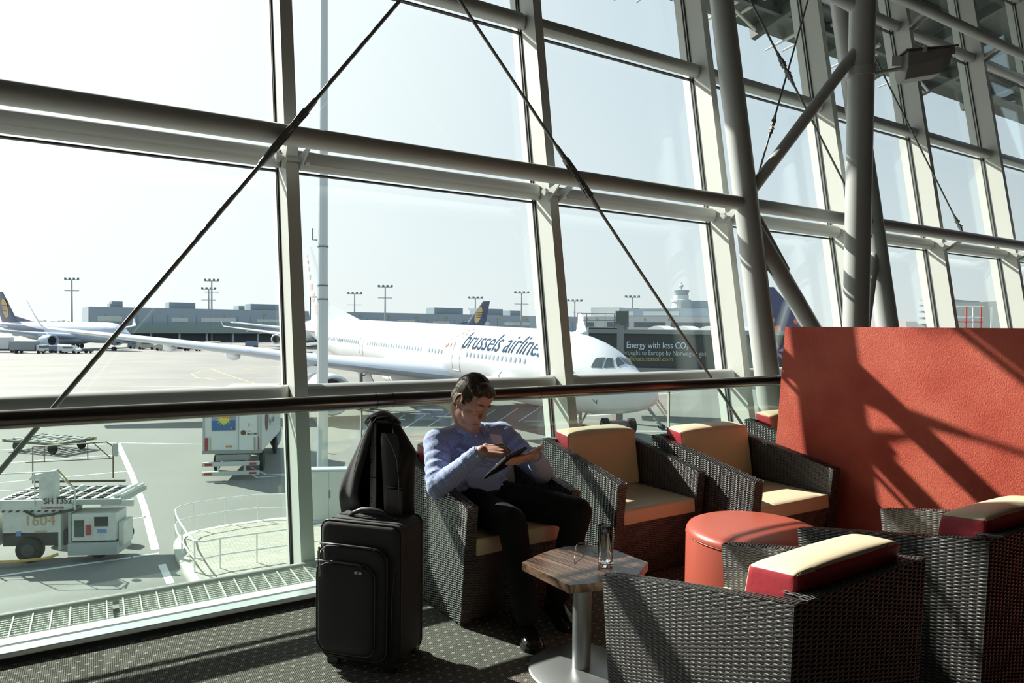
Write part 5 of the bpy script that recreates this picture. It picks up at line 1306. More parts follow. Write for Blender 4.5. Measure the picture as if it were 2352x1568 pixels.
# boarding bridge with lettering
bz0, bz1 = 60.0, 57.0
g = thing('boarding_bridge', 'dark grey boarding bridge with white lettering behind the airliner nose', 'bridge')
bm_ = mat('bridge_dark', (.045, .055, .055), .45, spec=.4); bm2 = mat('bridge_grey', (.20, .23, .23), .5)
P0, P1 = LD(1352, bz0), LD(1850, bz1)
block(MB(), *P0, *P1, 3.0, 4.3, 7.25).build('tunnel', bm_, g); block(MB(), *P0, *P1, 3.3, 7.25, 7.62, -.15).build('roof_edge', bm2, g); block(MB(), *P0, *P1, 3.3, 3.75, 4.3, -.15).build('floor_beam', bm2, g)
block(MB(), *seg(.0, .16, P0, P1), 3.2, 7.62, 7.75, 0).build('roof_platform', bm_, g)
a = cw(*P0); b_ = cw(*P1); d = (b_-a); d.z = 0; d.normalize(); qn = Vector((-d.y, d.x, 0)); 
if qn.dot(C0-a) < 0: qn = -qn
def btxt(px, z, size, body, m, length):
    l0 = LD(px, bz0+(bz1-bz0)*(px-1352)/(1850-1352)); p = cw(*l0, z)+qn*.06; text_on(body, size, p, d, (0, 0, 1), m, g, 'lettering', fit=length)
wt1 = mat('lettering_white', (.62, .74, .80), .5); wt2 = mat('lettering_pale', (.42, .50, .50), .5); wt3 = mat('lettering_green', (.38, .42, .12), .5)
def plen(x0, x1): return (cw(*LD(x1, bz0+(bz1-bz0)*(x1-1352)/498))-cw(*LD(x0, bz0+(bz1-bz0)*(x0-1352)/498))).length
btxt(1438.5, 6.02, .78, 'Energy with less CO', wt1, plen(1438.5, 1574)); btxt(1576, 5.90, .40, '2', wt1, plen(1576, 1581))
btxt(1431, 5.42, .60, 'brought to Europe by Norwegian gas', wt2, plen(1431, 1621)); btxt(1422, 4.92, .52, 'goodideas.statoil.com', wt3, plen(1422, 1546))
pu = mat('violet_mark', (.35, .20, .36), .5)
for k in range(5):
    an = 2*pi*k/5+.3; c0_ = cw(*LD(1785, 57.4), 5.9)+qn*.06; u1 = d*cos(an)+Vector((0, 0, sin(an))); u2 = d*cos(an+pi/2)+Vector((0, 0, sin(an+pi/2)))
    MB().add([c0_+u1*.08, c0_+u1*.4+u2*.14, c0_+u1*.8, c0_+u1*.4-u2*.14], [(0, 1, 2, 3)]).build('flower_mark', pu, g)
# lift column of the bridge
c = cw(*LD(1425, 55.5)); rz_ = atan2(d.y, d.x)
g2 = thing('bridge_column', 'dark boxy equipment cabin on a grey post beside the boarding bridge', 'column')
MB().box((c.x, c.y, G+4.0), (.55, .5, 8.0), rz=rz_).build('post', bm2, g2); MB().box((c.x+.15, c.y, G+8.62), (1.05, 1.0, .98), rz=rz_).build('cabin', mat('cabin_dark', (.09, .11, .10), .5), g2); MB().box((c.x+.35, c.y, G+7.85), (.6, .5, .5), rz=rz_).build('motor', bm2, g2)
# guard rail on the roof
rr0 = MB()
for k in range(5):
    p = cw(*LD(1326+k*21, 60.5)); rr0.cyl((p.x, p.y, G+7.7), (p.x, p.y, G+9.0), .03, n=6)
for z_ in (8.4, 9.0): rr0.cyl(cw(*LD(1326, 60.5), z_), cw(*LD(1412, 60.5), z_), .03, n=6)
tag(rr0.build('roof_guardrail', mat('rail_dark', (.12, .13, .13), .5)), 'thin dark guardrail standing on the boarding bridge roof behind the cockpit', 'railing')
# far right building and red lift truck
g = thing('office_building', 'pale distant building with stacked floors at the right above the red wall', 'building')
block(MB(), *LD(2000, 190), *LD(2140, 178), 25, 0, 10.5).build('low_wing', mat('pale_wing', (.52, .48, .46), .6), g)
for k in range(4): block(MB(), *LD(2106, 176), *LD(2180, 170), 20, 9.5+k*1.6, 10.6+k*1.6).build('floor_band', bl3, g)
block(MB(), *LD(2106, 177), *LD(2180, 171), 18, 0, 15.6, 1).build('tower_core', bl4, g)
g = thing('service_building', 'dark box-shaped building with white and red rails at the far right', 'building')
block(MB(), *LD(2192, 70), *LD(2296, 64), 8, 0, 10.6).build('box', mat('dark_teal', (.075, .095, .095), .6), g)
for x in (2218, 2234, 2252, 2276): MB().cyl(cw(*LD(x, 62.5), 7), cw(*LD(x, 62.5), 10.0), .07, n=6).build('upright', mat('rail_red', (.45, .05, .06)) if x in (2218, 2252) else white_p, g)
for z_, m_ in ((10.0, white_p), (9.0, white_p), (8.6, mat('rail_red', (.45, .05, .06)))): MB().cyl(cw(*LD(2196, 62.5), z_), cw(*LD(2256, 62.5), z_), .06, n=6).build('rail', m_, g)
g, T4, _, f4 = airliner('airliner', 'small white tail with red and green stripes at the right horizon', cw(85+40, 122), head(85, 130, 125, 122), white_p, mat('tail_white', (.74, .74, .74)), bell_p, zc=5.0)
g.scale = (.55, .55, .55)
tv = cw(*LD(2104, 122)); hv = head(84, 122, 130, 112).normalized(); g.location = (tv.x+hv.x*60*.55, tv.y+hv.y*60*.55, G); g.rotation_euler = (0, 0, atan2(hv.y, hv.x))
# tree line, distance haze put into the foliage colour
hz = mat('haze_tinted_foliage', (.46, .50, .49), .9)
rg = random.Random(3)
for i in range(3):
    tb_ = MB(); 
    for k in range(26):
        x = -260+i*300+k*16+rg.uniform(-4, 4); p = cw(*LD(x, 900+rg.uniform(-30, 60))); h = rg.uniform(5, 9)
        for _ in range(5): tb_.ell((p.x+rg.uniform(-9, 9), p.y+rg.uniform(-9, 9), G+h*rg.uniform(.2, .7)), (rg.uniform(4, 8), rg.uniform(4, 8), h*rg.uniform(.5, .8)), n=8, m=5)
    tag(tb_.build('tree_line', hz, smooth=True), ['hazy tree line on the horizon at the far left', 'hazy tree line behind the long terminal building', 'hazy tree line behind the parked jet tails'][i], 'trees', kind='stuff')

# ------------------------------------------------------------------ floodlight masts
mm = mat('mast_grey', (.36, .39, .40), .5)
def mast(px, top, Z, label, near=False):
    l_, d_ = LD(px, Z); c = cw(l_, d_); hz_ = 738+.0096*px; h = 7.8+(hz_-top)*Z/F
    g = thing('floodlight_mast', label, 'light mast', (c.x, c.y, G), group='floodlight masts on the apron')
    MB().cyl((0, 0, 0), (0, 0, h-.2), .38*Z/250+.05, .20*Z/250+.05, n=10).build('pole', mm, g, smooth='auto')
    hw_ = 2.6*Z/250; 
    for z_ in (h, h-4.0*Z/250): MB().bar(Vector((-R0.x*hw_*1.0, -R0.y*hw_, z_-.3)), Vector((R0.x*hw_, R0.y*hw_, z_-.3)), .35, .35).build('crossbar', mm, g)
    for k in range(4): MB().box((R0.x*hw_*(-.9+.6*k), R0.y*hw_*(-.9+.6*k), h+.2), (.7*Z/250, .7*Z/250, .7*Z/250)).build('floodlight', bl2, g)
for px, top, Z, lb_ in ((165, 641, 300, 'floodlight mast standing alone left of the terminal building'), (479, 663, 380, 'shorter floodlight mast of the pair in front of the terminal'), (486, 644, 290, 'taller floodlight mast of the pair in front of the terminal'),
                        (814, 674, 420, 'floodlight mast just right of the near lamp post'), (884, 658, 330, 'floodlight mast behind the middle of the white fuselage'), (1091, 684, 480, 'floodlight mast above the golden-sun tail'),
                        (1197, 672, 380, 'floodlight mast left of the second window post'), (1319, 691, 520, 'faint floodlight mast right of the second window post'), (1451, 682, 400, 'floodlight mast beside the boarding bridge cabin')): mast(px, top, Z, lb_)
# near lamp post
c = cw(*LD(741, 30.0)); g = thing('lamp_post', 'tall slender pale lamp post right outside the window', 'lamp post', (c.x, c.y, G))
lpm = mat('galvanised_post', (.50, .55, .56), .45, .2)
MB().cyl((0, 0, 0), (0, 0, 9.5), .245, .225, n=12).build('lower_section', lpm, g); MB().cyl((0, 0, 9.5), (0, 0, 32), .215, .135, n=12).build('upper_section', lpm, g)
for z_ in (9.5, 8.9, 11.2): MB().cyl((0, 0, z_-.03), (0, 0, z_+.03), .24, n=12).build('joint_band', bl2, g)
MB().tube([(-R0.x*.25, -R0.y*.25, 11.5), (-R0.x*.45, -R0.y*.45, 11.5), (-R0.x*.45, -R0.y*.45, 12.0)], .03, 6).build('antenna_bracket', bl2, g)
MB().tube([(-R0.x*.25, -R0.y*.25, 9.0), (-R0.x*.55, -R0.y*.55, 9.0), (-R0.x*.55, -R0.y*.55, 8.0)], .03, 6).build('antenna_bracket', bl2, g)

# ------------------------------------------------------------------ ground vehicles in the distance
tyre = mat('tyre', (.015, .015, .015), .7)
def vehicle(name, label, px, Z, L_, H_, body, kind='van', ang=0.0, group='service vehicles on the far apron'):
    c = cw(*LD(px, Z)); g = thing(name, label, 'vehicle', (c.x, c.y, G), -YAW+ang, group)
    W_ = 2.1
    if kind == 'van':
        rs = []
        for x, h0, h1 in ((-L_/2, .5, H_*.93), (-L_/2+.1, .35, H_), (L_*.22, .35, H_), (L_*.36, .35, H_*.66), (L_/2-.1, .35, H_*.52), (L_/2, .5, H_*.45)): rs.append([(x, -W_/2, h0), (x, W_/2, h0), (x, W_/2*.9, h1), (x, -W_/2*.9, h1)])
        MB().rings(rs).build('body', body, g); MB().box((L_*.02, 0, H_*.76), (L_*.5, W_*.96, H_*.2)).build('windows', bl2, g)
    elif kind == 'truck':
        MB().box((-L_*.14, 0, .9+(H_-.9)/2), (L_*.72, W_*1.1, H_-.9), 0).build('box_body', body, g, bevel=.04); MB().box((L_*.37, 0, .55+H_*.26), (L_*.22, W_, H_*.52)).build('cab', white_p, g, bevel=.1); MB().box((0, 0, .7), (L_*.96, W_*.6, .3)).build('chassis', bl2, g); MB().box((L_*.42, 0, .55+H_*.36), (L_*.14, W_*1.02, H_*.2)).build('windscreen', bl2, g)
    else:
        MB().box((0, 0, .55), (L_, W_*.8, .18)).build('bed', bl2, g); MB().box((0, 0, .65+(H_-.65)/2), (L_*.9, W_*.8, H_-.65)).build('load', body, g, bevel=.05)
    for x in (-L_*.32, L_*.32):
        for y in (-W_/2+.12, W_/2-.12): MB().cyl((x, y-.14, .38), (x, y+.14, .38), .38, n=12).build('wheel', tyre, g)
    return g
vw = mat('vehicle_white', (.62, .64, .64), .4); vg = mat('vehicle_grey', (.24, .27, .30), .5); vb = mat('vehicle_blue', (.14, .18, .30), .5); vc = mat('vehicle_cream', (.46, .44, .38), .5)
for a in (('truck', 'white catering truck at the extreme left edge of the apron', 8, 172, 8, 3.8, vw, 'truck', .1), ('truck', 'grey box truck under the airliner wingtip', 68, 168, 8.2, 3.0, vg, 'truck', .05), ('baggage_cart', 'grey baggage cart right of the box truck under the wing', 108, 172, 4, 1.9, vg, 'cart', .1), ('baggage_cart', 'blue baggage cart under the wing of the white airliner', 136, 172, 4, 1.9, vb, 'cart', .1), ('van', 'small white van under the wing at the left', 160, 170, 5, 1.9, vw, 'van', 0), ('baggage_cart', 'low dark cart right of the small white van', 188, 172, 5, 1.2, bl2, 'cart', 0),
          ('van', 'grey van parked in front of the terminal at the left', 316, 205, 5, 2.0, vg, 'van', 0), ('van', 'pale van second in the row by the terminal', 338, 200, 5.2, 2.2, vc, 'van', .1), ('van', 'larger cream van in the middle of the apron row', 380, 192, 5.6, 2.6, vc, 'van', pi), ('baggage_cart', 'cream baggage cart right of the larger van', 404, 205, 3.4, 2.2, vc, 'cart', 0), ('baggage_cart', 'second cream baggage cart in the row', 413, 206, 3.2, 2.2, vw, 'cart', 0), ('baggage_cart', 'blue baggage cart in the row by the terminal', 428, 206, 4.2, 2.1, vb, 'cart', 0),
          ('baggage_cart', 'grey loaded cart under the taller mast', 450, 206, 4, 2.0, vg, 'cart', 0), ('baggage_cart', 'low empty dark cart nearest in the row', 442, 192, 5, .9, bl2, 'cart', 0), ('truck', 'cream truck between the masts and the far airliner', 480, 204, 6, 2.4, vc, 'truck', pi), ('van', 'small silver van left of the far airliner engine', 512, 200, 4.6, 2.0, vw, 'van', pi), ('baggage_cart', 'blue cart beneath the far airliner wing', 578, 220, 4, 2, vb, 'cart', 0), ('tug', 'low dark tug in front of the far airliner', 632, 185, 4.5, 1.1, bl2, 'cart', 0),
          ('truck', 'dark tug vehicle right of the left window post', 704, 150, 4.6, 1.8, bl2, 'truck', 0)): vehicle(*a)
# ------------------------------------------------------------------ catering truck
fr0 = cw(-12.66-1.38, 34.3); c = fr0; hv = head(0, 0, -1.43, 7.0).normalized()
g = thing('catering_truck', 'white catering truck seen from behind below the handrail', 'truck', (c.x, c.y, G), atan2(hv.y, hv.x))
tw = 2.78
MB().box((3.6, 0, 1.28+1.45), (7.2, tw, 2.9)).build('box_body', mat('truck_white', (.72, .74, .72), .4), g, bevel=.04)
dkm = mat('chassis_dark', (.05, .055, .055), .6); rdm = mat('reflector_red', (.38, .05, .06), .4)
fr_ = MB()
fr_.box((-.02, 0, 1.34), (.10, tw+.04, .16)); fr_.build('rear_sill', mat('sill_grey', (.30, .32, .31), .5), g)
for y_ in (-tw/2+.03, tw/2-.03): MB().box((-.02, y_, 2.7), (.07, .08, 2.8)).build('corner_post', mat('post_grey', (.45, .46, .45), .5), g)
# local -y is the right-hand side of the rear view
MB().box((-.03, -.75, 2.45), (.04, .92, 2.1)).build('rear_door', mat('truck_white', (.72, .74, .72)), g, bevel=.01)
for y_ in (-.30, -1.2): MB().box((-.05, y_, 2.45), (.03, .04, 2.15)).build('door_rail', mat('post_grey', (.45, .46, .45)), g)
for y_ in (tw/2-.17, -tw/2+.20): MB().box((-.035, y_, 1.75), (.03, .13, .62)).build('reflector', rdm, g)
MB().box((-.035, tw/2-.30, 1.75), (.03, .10, .62)).build('reflector', mat('reflector_cream', (.55, .52, .42), .4), g); MB().box((-.035, -tw/2+.33, 1.75), (.03, .10, .62)).build('reflector', mat('reflector_cream', (.55, .52, .42)), g)
U_ = (0, -1, 0)
ps = MB(); ps.box((-.04, .42, 3.05), (.02, 1.12, 1.25)); ps.build('poster', mat('poster_blue', (.22, .34, .55), .5), g)
MB().box((-.052, .42, 2.68), (.01, 1.12, .50)).build('poster_sea', mat('poster_deep_blue', (.07, .16, .34), .5), g)
st = []
for k in range(28):
    r = (.36 if k % 2 else .22)*(1.0); a = 2*pi*k/28; st.append((-.062, .40+r*1.05*cos(a), 3.02+r*sin(a)))
MB().add(st, [tuple(range(28))]).build('starburst', mat('poster_yellow', (.72, .62, .10), .5), g)
text_on('simply', .26, (-.072, .88, 3.30), U_, (0, 0, 1), mat('poster_orange', (.62, .20, .08), .5), g, 'poster_lettering', bold=.01); text_on('the best!', .26, (-.072, .90, 3.08), U_, (0, 0, 1), mat('poster_orange', (.62, .2, .08)), g, 'poster_lettering', bold=.01)
MB().box((-.062, .05, 2.53), (.01, .10, .10)).build('poster_logo', mat('poster_blue', (.22, .34, .55)), g); MB().box((-.062, -.06, 2.53), (.01, .10, .08)).build('poster_logo', rdm, g)
text_on('31', .22, (-.058, -.72, 2.62), U_, (0, 0, 1), dkm, g, 'door_number'); MB().cyl((-.052, -.52, 2.30), (-.060, -.52, 2.30), .13, n=24).build('round_logo', mat('logo_brown', (.16, .07, .05), .5), g)
text_on('LSG', .11, (-.058, -.70, 2.33), U_, (0, 0, 1), mat('logo_gold', (.50, .34, .10), .5), g, 'logo_lettering'); text_on('Sky Chefs', .12, (-.058, -.70, 2.20), U_, (0, 0, 1), dkm, g, 'logo_lettering', bold=.004)
text_on('DOLL', .12, (-.058, .32, 1.58), U_, (0, 0, 1), mat('poster_orange', (.62, .2, .08)), g, 'maker_plate', bold=.008, shear=.2)
MB().box((3.6, 0, .95), (7.0, 1.0, .45)).build('chassis', dkm, g)
for (z_, x_) in ((.80, -.35), (.34, -.40)): 
    MB().box((x_, 0, z_), (.18, tw-.1, .20)).build('bumper', mat('bumper_pale', (.58, .60, .57), .5), g, bevel=.01)
for y_ in (-1.05, 1.05): MB().box((-.46, y_, .80), (.04, .32, .11)).build('tail_light', rdm, g); MB().box((-.50, y_, .34), (.04, .34, .10)).build('tail_light', rdm, g); MB().box((-.25, y_*.6, .57), (.12, .10, .5)).build('bumper_bracket', mat('bumper_pale', (.58, .6, .57)), g)
MB().box((.2, 0, 1.05), (.5, 1.6, .30)).build('rear_crossmember', mat('sill_grey', (.3, .32, .31)), g)
for x_ in (1.9, 6.8):
    for y_ in (-1, 1): MB().cyl((x_, y_*1.22-.18*y_, .5), (x_, y_*1.22+.0, .5), .5, n=24).build('wheel', tyre, g, bevel=.04)
MB().box((8.3, 0, 1.75), (1.9, 2.3, 2.1)).build('cab', mat('truck_white', (.72, .74, .72)), g, bevel=.15); MB().ell((8.0, -1.0, .9), (1.3, .35, .75)).build('mudguard', mat('guard_blue_grey', (.18, .24, .28), .3), g, smooth=True)
MB().tube([(8.9, -1.1, 1.0), (9.0, -1.5, 1.3), (9.0, -1.5, 2.2), (8.8, -1.35, 2.4), (8.8, -1.45, 3.1)], .03, 6).build('mirror_arm', mat('arm_yellow', (.45, .33, .08), .5), g); MB().box((8.8, -1.52, 2.75), (.08, .24, .5)).build('mirror', dkm, g, bevel=.02); MB().box((8.8, -1.52, 3.2), (.08, .22, .22)).build('mirror', dkm, g, bevel=.02)
lg = []
for k in range(24): a = 2*pi*k/24; lg.append((1.7+.62*cos(a), -tw/2-.012, 2.75+.62*sin(a)))
MB().add(lg, [tuple(range(24))]).build('round_logo', mat('logo_brown', (.16, .07, .05)), g)
text_on('LSG', .55, (2.55, -tw/2-.012, 2.9), (1, 0, 0), (0, 0, 1), dkm, g, 'logo_lettering'); text_on('Sky Chefs', .5, (2.55, -tw/2-.012, 2.3), (1, 0, 0), (0, 0, 1), dkm, g, 'logo_lettering')

# ------------------------------------------------------------------ pallet dolly
c = gp(112, 1040); c = cw(*LD(113, 41.5)); g = thing('pallet_dolly', 'flat empty pallet dolly with roller bars on the apron', 'dolly', (c.x, c.y, G), -YAW-.30)
dm = mat('dolly_metal', (.13, .14, .12), .5, .3)
fr_ = MB()
for y_ in (-1.2, 1.2): fr_.box((0, y_, .62), (4.3, .12, .14))
for x_ in (-2.1, 2.1): fr_.box((x_, 0, .62), (.12, 2.5, .14))
fr_.build('frame', dm, g)
for k in range(8): MB().box((-1.75+k*.5, 0, .68), (.20, 2.3, .05)).build('deck_plank', mat('dolly_plank', (.40, .41, .38), .5) if k % 2 else dm, g)
for y_ in (-.6, .6): MB().box((0, y_, .71), (4.2, .18, .03)).build('roller_track', mat('dolly_plank', (.40, .41, .38)), g)
for x_ in (-1.4, 1.4):
    for y_ in (-.95, .95): MB().cyl((x_, y_-.1, .30), (x_, y_+.1, .30), .30, n=18).build('wheel', tyre, g, bevel=.03)
MB().tube([(-2.1, 0, .5), (-3.1, 0, .35), (-3.4, 0, .35)], .04, 8).build('tow_bar', dm, g)
for x_, y_ in ((-2.15, -1.2), (2.15, -1.2), (2.15, 1.2)): MB().box((x_, y_, .64), (.14, .16, .18)).build('yellow_corner', mat('corner_yellow', (.5, .42, .10), .5), g)

# ------------------------------------------------------------------ container loader
c = cw(*LD(158, 22.6)); g = thing('container_loader', 'white airport cargo loader with roller deck, numbered 1604', 'loader', (c.x, c.y, G), -YAW+.10); g.scale = (.78, .78, .78)
lw = mat('loader_white', (.68, .70, .66), .45, noise=(4, .3, (.52, .54, .50))); lgm = mat('loader_grey', (.40, .43, .41), .5); ym = mat('loader_yellow', (.50, .34, .07), .5)
# local x: right in the picture; local y: away
dk_ = MB(); dk_.box((-.1, .6, 2.48), (4.9, 2.6, .22)); dk_.build('deck', lgm, g, bevel=.01)
MB().box((-1.1, -.72, 2.40), (3.2, .10, .42)).build('deck_side', lw, g); MB().box((2.2, -.60, 2.40), (1.3, .10, .26)).build('deck_side', lw, g)
rol = mat('roller_black', (.03, .03, .03), .4)
for k in range(8):
    r = MB(); x_ = -2.3+k*.52
    for j in range(9): r.cyl((x_, -.50+j*.26, 2.62), (x_+.30, -.50+j*.26, 2.62), .035, n=8)
    r.build('roller_row', rol, g); MB().box((x_+.40, .6, 2.605), (.16, 2.4, .03)).build('deck_slat', lw, g)
for x_ in (2.05, 2.30): MB().cyl((x_, -.45, 2.66), (x_, 1.65, 2.66), .08, n=14).build('end_roller', lw, g, smooth='auto')
MB().bar((-2.5, 1.95, 2.78), (1.4, 1.95, 2.78), .08, .10).build('side_guide', mat('loader_brown', (.10, .07, .04), .6), g)
MB().box((-1.15, -.2, 1.72), (2.2, 1.1, .95)).build('engine_cover', lw, g, bevel=.02)
text_on('1604', .62, (-1.42, -.765, 1.55), (1, 0, 0), (0, 0, 1), mat('number_ochre', (.50, .34, .16), .5), g, 'number_lettering')
text_on('SH 1352', .32, (-.62, -.782, 2.46), (1, 0, 0), (0, 0, 1), dkm, g, 'number_lettering', bold=.012)
text_on('COMMANDER', .14, (-.72, -.782, 2.24), (1, 0, 0), (0, 0, 1), rdm, g, 'maker_lettering', bold=.004)
MB().box((-1.62, -.765, 1.22), (.20, .012, .18)).build('blue_label', mat('label_blue', (.14, .28, .50), .5), g); MB().box((-.75, -.765, 1.30), (.46, .012, .07)).build('orange_label', mat('number_ochre', (.5, .34, .16)), g)
hz_ = MB()
for k in range(10): hz_.hexa([(-2.3+k*.28, -.782, 2.12), (-2.18+k*.28, -.782, 2.12), (-2.18+k*.28, -.775, 2.12), (-2.3+k*.28, -.775, 2.12), (-2.22+k*.28, -.782, 2.2), (-2.10+k*.28, -.782, 2.2), (-2.10+k*.28, -.775, 2.2), (-2.22+k*.28, -.775, 2.2)])
hz_.build('hazard_stripes', dkm, g)
MB().box((-1.1, -.1, .95), (2.5, .9, .62)).build('wheel_well', dkm, g)
for x_ in (-1.25, 1.5):
    for y_ in (-.55, 1.6): MB().cyl((x_, y_-.22, .52), (x_, y_+.12, .52), .52 if x_ < 0 else .40, n=28).build('wheel', tyre, g, bevel=.05)
    if x_ < 0: MB().cyl((x_, -.80, .52), (x_, -.77, .52), .26, n=20).build('wheel_rim', dkm, g)
MB().box((1.35, -.3, 1.45), (1.75, 1.0, 1.15)).build('engine_housing', lw, g, bevel=.03)
MB().box((1.35, -.25, .56), (1.95, 1.35, .50)).build('bumper', lgm, g, bevel=.02); MB().box((2.36, -.2, 1.1), (.22, .9, 1.0)).build('radiator_end', lw, g, bevel=.04)
MB().box((.78, -.81, 1.40), (.36, .015, .70)).build('dark_panel', mat('panel_dark_green', (.06, .09, .07), .5), g); MB().box((1.65, -.81, 1.68), (.54, .015, .40)).build('control_panel', dkm, g, bevel=.002)
MB().box((1.68, -.81, 1.28), (.36, .015, .16)).build('blue_label', mat('label_blue', (.14, .28, .50)), g); MB().cyl((1.16, -.86, 1.15), (1.16, -.86, 1.55), .09, n=14).build('extinguisher', rdm, g, smooth='auto')
MB().box((.38, -.3, 1.35), (.12, .9, 1.7)).build('mast_channel', lgm, g); MB().box((-.02, -.3, 1.35), (.10, .9, 1.7)).build('mast_channel', lw, g)
# operator stand
MB().box((-.62, -.35, 3.05), (.62, .42, 1.25)).build('operator_console', lw, g, bevel=.02)
MB().hexa([(-1.35, -.55, 3.40), (-.35, -.55, 3.45), (-.35, -.15, 3.45), (-1.35, -.15, 3.40), (-1.15, -.55, 3.62), (-.35, -.55, 3.78), (-.35, -.15, 3.78), (-1.15, -.15, 3.62)]).build('console_hood', lw, g, bevel=.01)
def rail(pts, r, m, nm='guard_rail'): MB().tube(pts, r, 8).build(nm, m, g)
rail([(-2.35, -.80, 2.3), (-2.35, -.80, 3.72), (-.20, -.80, 3.80), (.62, -.80, 3.05), (.62, -.80, 2.2)], .028, lw); rail([(-2.35, -.80, 3.02), (.62, -.80, 3.05)], .02, lw); rail([(-.95, -.80, 2.4), (-.95, -.80, 3.78)], .022, lw); rail([(-.15, -.80, 2.4), (-.15, -.80, 3.75)], .02, lw)
rail([(-.10, -.7, 3.85), (.52, -.7, 3.10)], .03, ym)
MB().ell((.80, -.55, 3.05), (.16, .14, .14)).build('beacon', lw, g, smooth=True)
brn = mat('rail_brown', (.14, .10, .05), .5)
rail([(-2.6, 2.0, 2.7), (-2.6, 2.0, 4.35), (.55, 2.0, 4.55), (.85, 2.0, 4.35), (.85, 2.0, 2.9)], .03, brn); rail([(-2.9, 2.0, 3.65), (.85, 2.0, 3.80)], .026, brn); rail([(-2.1, 2.0, 3.65), (-2.1, 2.0, 4.4)], .022, brn); rail([(-.25, 2.0, 3.75), (-.25, 2.0, 4.5)], .022, brn); rail([(.0, 2.0, 4.5), (.75, 2.0, 3.8)], .022, brn)
MB().box((.98, 1.95, 4.2), (.20, .12, .60)).build('side_lamp', lgm, g, bevel=.02)
# yellow ladder and tank at the left
for x_ in (-2.45, -3.35): rail([(x_, -.85, .15), (x_, -.85, 2.35)], .035, ym, 'ladder_stile')
for k in range(8): rail([(-3.35, -.85, .25+k*.28), (-2.45, -.85, .25+k*.28)], .022, ym, 'ladder_rung')
MB().box((-3.1, -.2, 1.4), (1.2, .8, 1.5)).build('tank', lw, g, bevel=.05); MB().box((-3.0, -.64, 1.72), (.9, .08, .40)).build('yellow_panel', ym, g)
rail([(-3.6, -1.3, .20), (-1.6, -1.35, .24), (-.3, -1.2, .32), (.1, -1.1, .45)], .06, ym, 'tow_bar'); rail([(-1.3, -.80, 2.15), (-.9, -.86, 1.95), (-.3, -.86, 2.02), (.55, -.82, 2.2)], .05, dkm, 'hose')

# ------------------------------------------------------------------ kerbed island with railing
pv = bpy.data.materials.new('brick_paving'); pv.use_nodes = True
n = pv.node_tree.nodes; L = pv.node_tree.links; b = n['Principled BSDF']; b.inputs['Roughness'].default_value = .9
t = n.new('ShaderNodeTexCoord'); bk = n.new('ShaderNodeTexBrick'); bk.inputs['Scale'].default_value = 1; bk.inputs['Brick Width'].default_value = .24; bk.inputs['Row Height'].default_value = .12; bk.inputs['Mortar Size'].default_value = .008
bk.inputs['Color1'].default_value = (.50, .47, .40, 1); bk.inputs['Color2'].default_value = (.42, .395, .33, 1); bk.inputs['Mortar'].default_value = (.28, .26, .22, 1)
L.new(t.outputs['Object'], bk.inputs[0]); L.new(bk.outputs[0], b.inputs['Base Color'])
isl = [gp(x, y) for x, y in ((400, 1252), (398, 1262), (404, 1285), (425, 1325), (455, 1372), (470, 1400), (800, 1345), (1100, 1300), (1100, 1190), (800, 1192), (640, 1196), (520, 1212), (440, 1228), (410, 1240))]
cen = sum(isl, Vector())/len(isl)
MB().prism([(p.x, p.y) for p in isl], G+.001, G+.14).build('kerb', mat('kerb_stone', (.60, .58, .50), .8)); ob = bpy.data.objects['kerb']; tag(ob, 'pale kerb of the raised paved island below the window', 'kerb')
inn = []
for p in isl: d = (cen-p); d.z = 0; inn.append(p+d.normalized()*.32)
o = MB().prism([(p.x, p.y) for p in inn], G+.142, G+.16).build('brick_paving', pv); tag(o, 'beige brick paving of the raised island inside the kerb', 'paving')
g = thing('guard_railing', 'white tubular guard railing looping round the paved island', 'railing')
grm_ = mat('railing_white', (.82, .83, .80), .4)
base = [gp(*p) for p in ((1050, 1185), (900, 1190), (760, 1194), (665, 1198), (591, 1200), (517, 1209), (444, 1222), (415, 1230), (403, 1240), (405, 1256), (418, 1283), (433, 1308), (447, 1324), (470, 1324), (506, 1316), (590, 1303), (668, 1291), (760, 1277), (900, 1257), (1050, 1236))]
for h in (1.10, .58): MB().tube([Vector((p.x, p.y, G+h)) for p in base], .028, 8).build('rail', grm_, g, smooth='auto')
for i in (0, 1, 2, 3, 4, 5, 6, 8, 10, 12, 14, 15, 16, 17, 18, 19): p = base[i]; MB().cyl((p.x, p.y, G+.1), (p.x, p.y, G+1.1), .024, n=8).build('post', grm_, g, smooth='auto')
# grey cabinet
c = cw(*LD(759, 26.3)); g = thing('electrical_cabinet', 'grey-green two-door electrical cabinet outside beside the lamp post', 'cabinet', (c.x, c.y, G), -YAW+.12)
cbm = mat('cabinet_green_grey', (.50, .54, .50), .5); MB().box((0, 0, 1.25), (1.46, .5, 1.9)).build('body', cbm, g, bevel=.01); MB().box((0, 0, .15), (1.5, .55, .3)).build('plinth', bl3, g); MB().box((0, 0, 2.22), (1.52, .56, .06)).build('lid', bl3, g)
for x_ in (-.36, .36): MB().box((x_, -.255, 1.25), (.70, .02, 1.84)).build('door', cbm, g, bevel=.004)
MB().box((.02, -.275, 1.3), (.03, .03, .3)).build('handle', bl2, g); MB().box((.5, -.27, 1.5), (.18, .008, .5)).build('label_strip', mat('label_cream', (.62, .60, .45), .5), g); MB().box((-.58, -.27, 2.02), (.12, .008, .08)).build('label_plate', white_p, g)
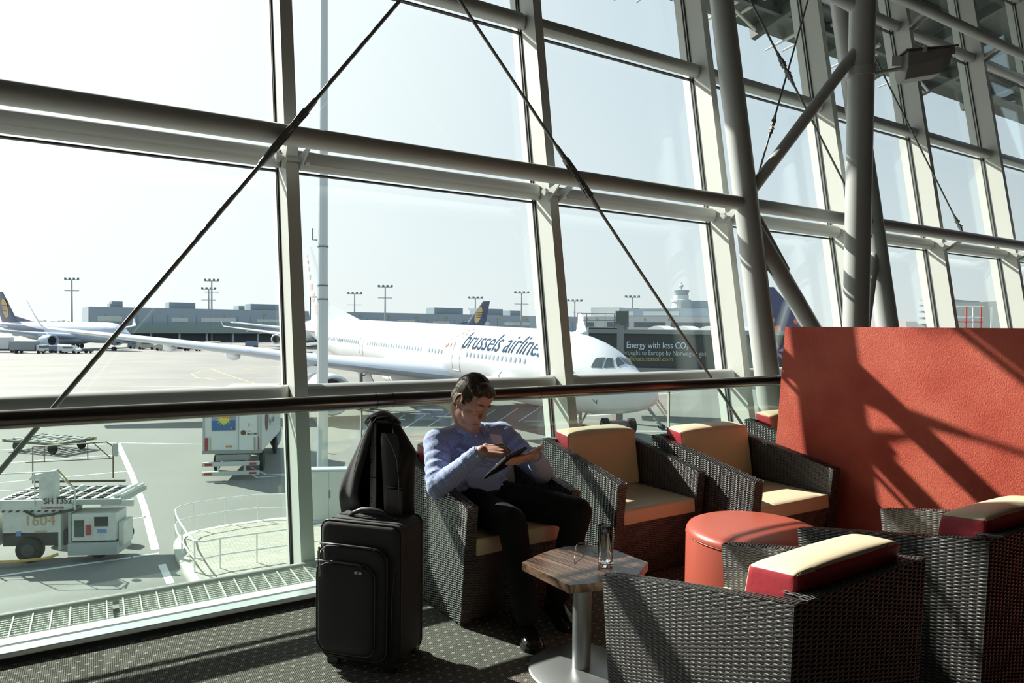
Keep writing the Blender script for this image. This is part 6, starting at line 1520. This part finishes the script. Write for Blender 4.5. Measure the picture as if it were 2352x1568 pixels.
# stairs cart behind the nose
a = gp(1530, 992); g = thing('boarding_ladder', 'dark mobile ladder with handrails on wheels by the airliner nose', 'ladder')
bt_ = cw(*LD(1522, 52.0), .25); tp_ = cw(*LD(1478, 51.0), 2.35)
for off in (-.35, .35):
    o_ = Vector((R0.x*.0, R0.y*.0, 0))+(cw(0, 1)-cw(0, 0))*off
    MB().bar(bt_+o_, tp_+o_, .07, .20).build('stringer', bm2, g); MB().tube([bt_+o_+Vector((.5*R0.x, .5*R0.y, .9)), tp_+o_+Vector((.5*R0.x, .5*R0.y, .95))], .03, 6).build('handrail', bm2, g); MB().tube([bt_+o_+Vector((.5*R0.x, .5*R0.y, .5)), tp_+o_+Vector((.5*R0.x, .5*R0.y, .5))], .025, 6).build('handrail', bm2, g)
for k in range(8): p = bt_.lerp(tp_, (k+.5)/8); q = (cw(0, 1)-cw(0, 0))*.35; MB().bar(p-q, p+q, .25, .04).build('step', mat('step_pale', (.4, .4, .38), .5), g)
for off in (-.4, .4):
    p = bt_+(cw(0, 1)-cw(0, 0))*off; MB().cyl(p+(cw(0, 1)-cw(0, 0))*-.05, p+(cw(0, 1)-cw(0, 0))*.05, .22, n=14).build('wheel', tyre, g)
# tow tractor by the nose
g = thing('tow_cart', 'low dark-wheeled tow cart under the airliner nose', 'cart')
for px, Z, lb_ in ((1392, 50, 'dark twin wheels of a tow cart left of the ladder'), (1453, 50, 'dark upright wheel of the tow cart beside the ladder')):
    c = cw(*LD(px, Z)); o = thing('wheel', None, None, (c.x, c.y, G), -YAW+.2, parent=g); MB().cyl((-.22, 0, .58), (.22, 0, .58), .57, n=24).build('tyre', tyre, o, bevel=.06); MB().cyl((-.24, 0, .58), (.24, 0, .58), .22, n=14).build('hub', bm2, o)
c = cw(*LD(1422, 50)); o = MB().box((c.x, c.y, G+.75), (2.0, .5, .35), rz=-YAW+.2).build('tow_frame', mat('tow_frame_pink', (.34, .22, .22), .6), g)
# pale glossy patches on the apron, glare put into their colour
pm = mat('glare_patch', (.62, .66, .66), .04, spec=.9)
for k, (x, y, a_, b_) in enumerate(((1000, 941, 2.2, .5), (960, 950, 1.0, .3), (1240, 967, 1.6, .5), (905, 962, .8, .22), (880, 952, .7, .2), (1480, 990, 2.0, .4), (1020, 957, .9, .25))):
    c = gp(x, y); V_ = [(c.x+(cos(t_)*R0.x*a_-sin(t_)*R0.y*-b_)*(1+.2*sin(3*t_+k)), c.y+(cos(t_)*R0.y*a_+sin(t_)*R0.x*b_*1.5)*(1+.2*cos(4*t_+k)), 0) for t_ in [2*pi*i/24 for i in range(24)]]
    MB().prism(V_, G+.002, G+.005).build('glare_patch', pm, apron)
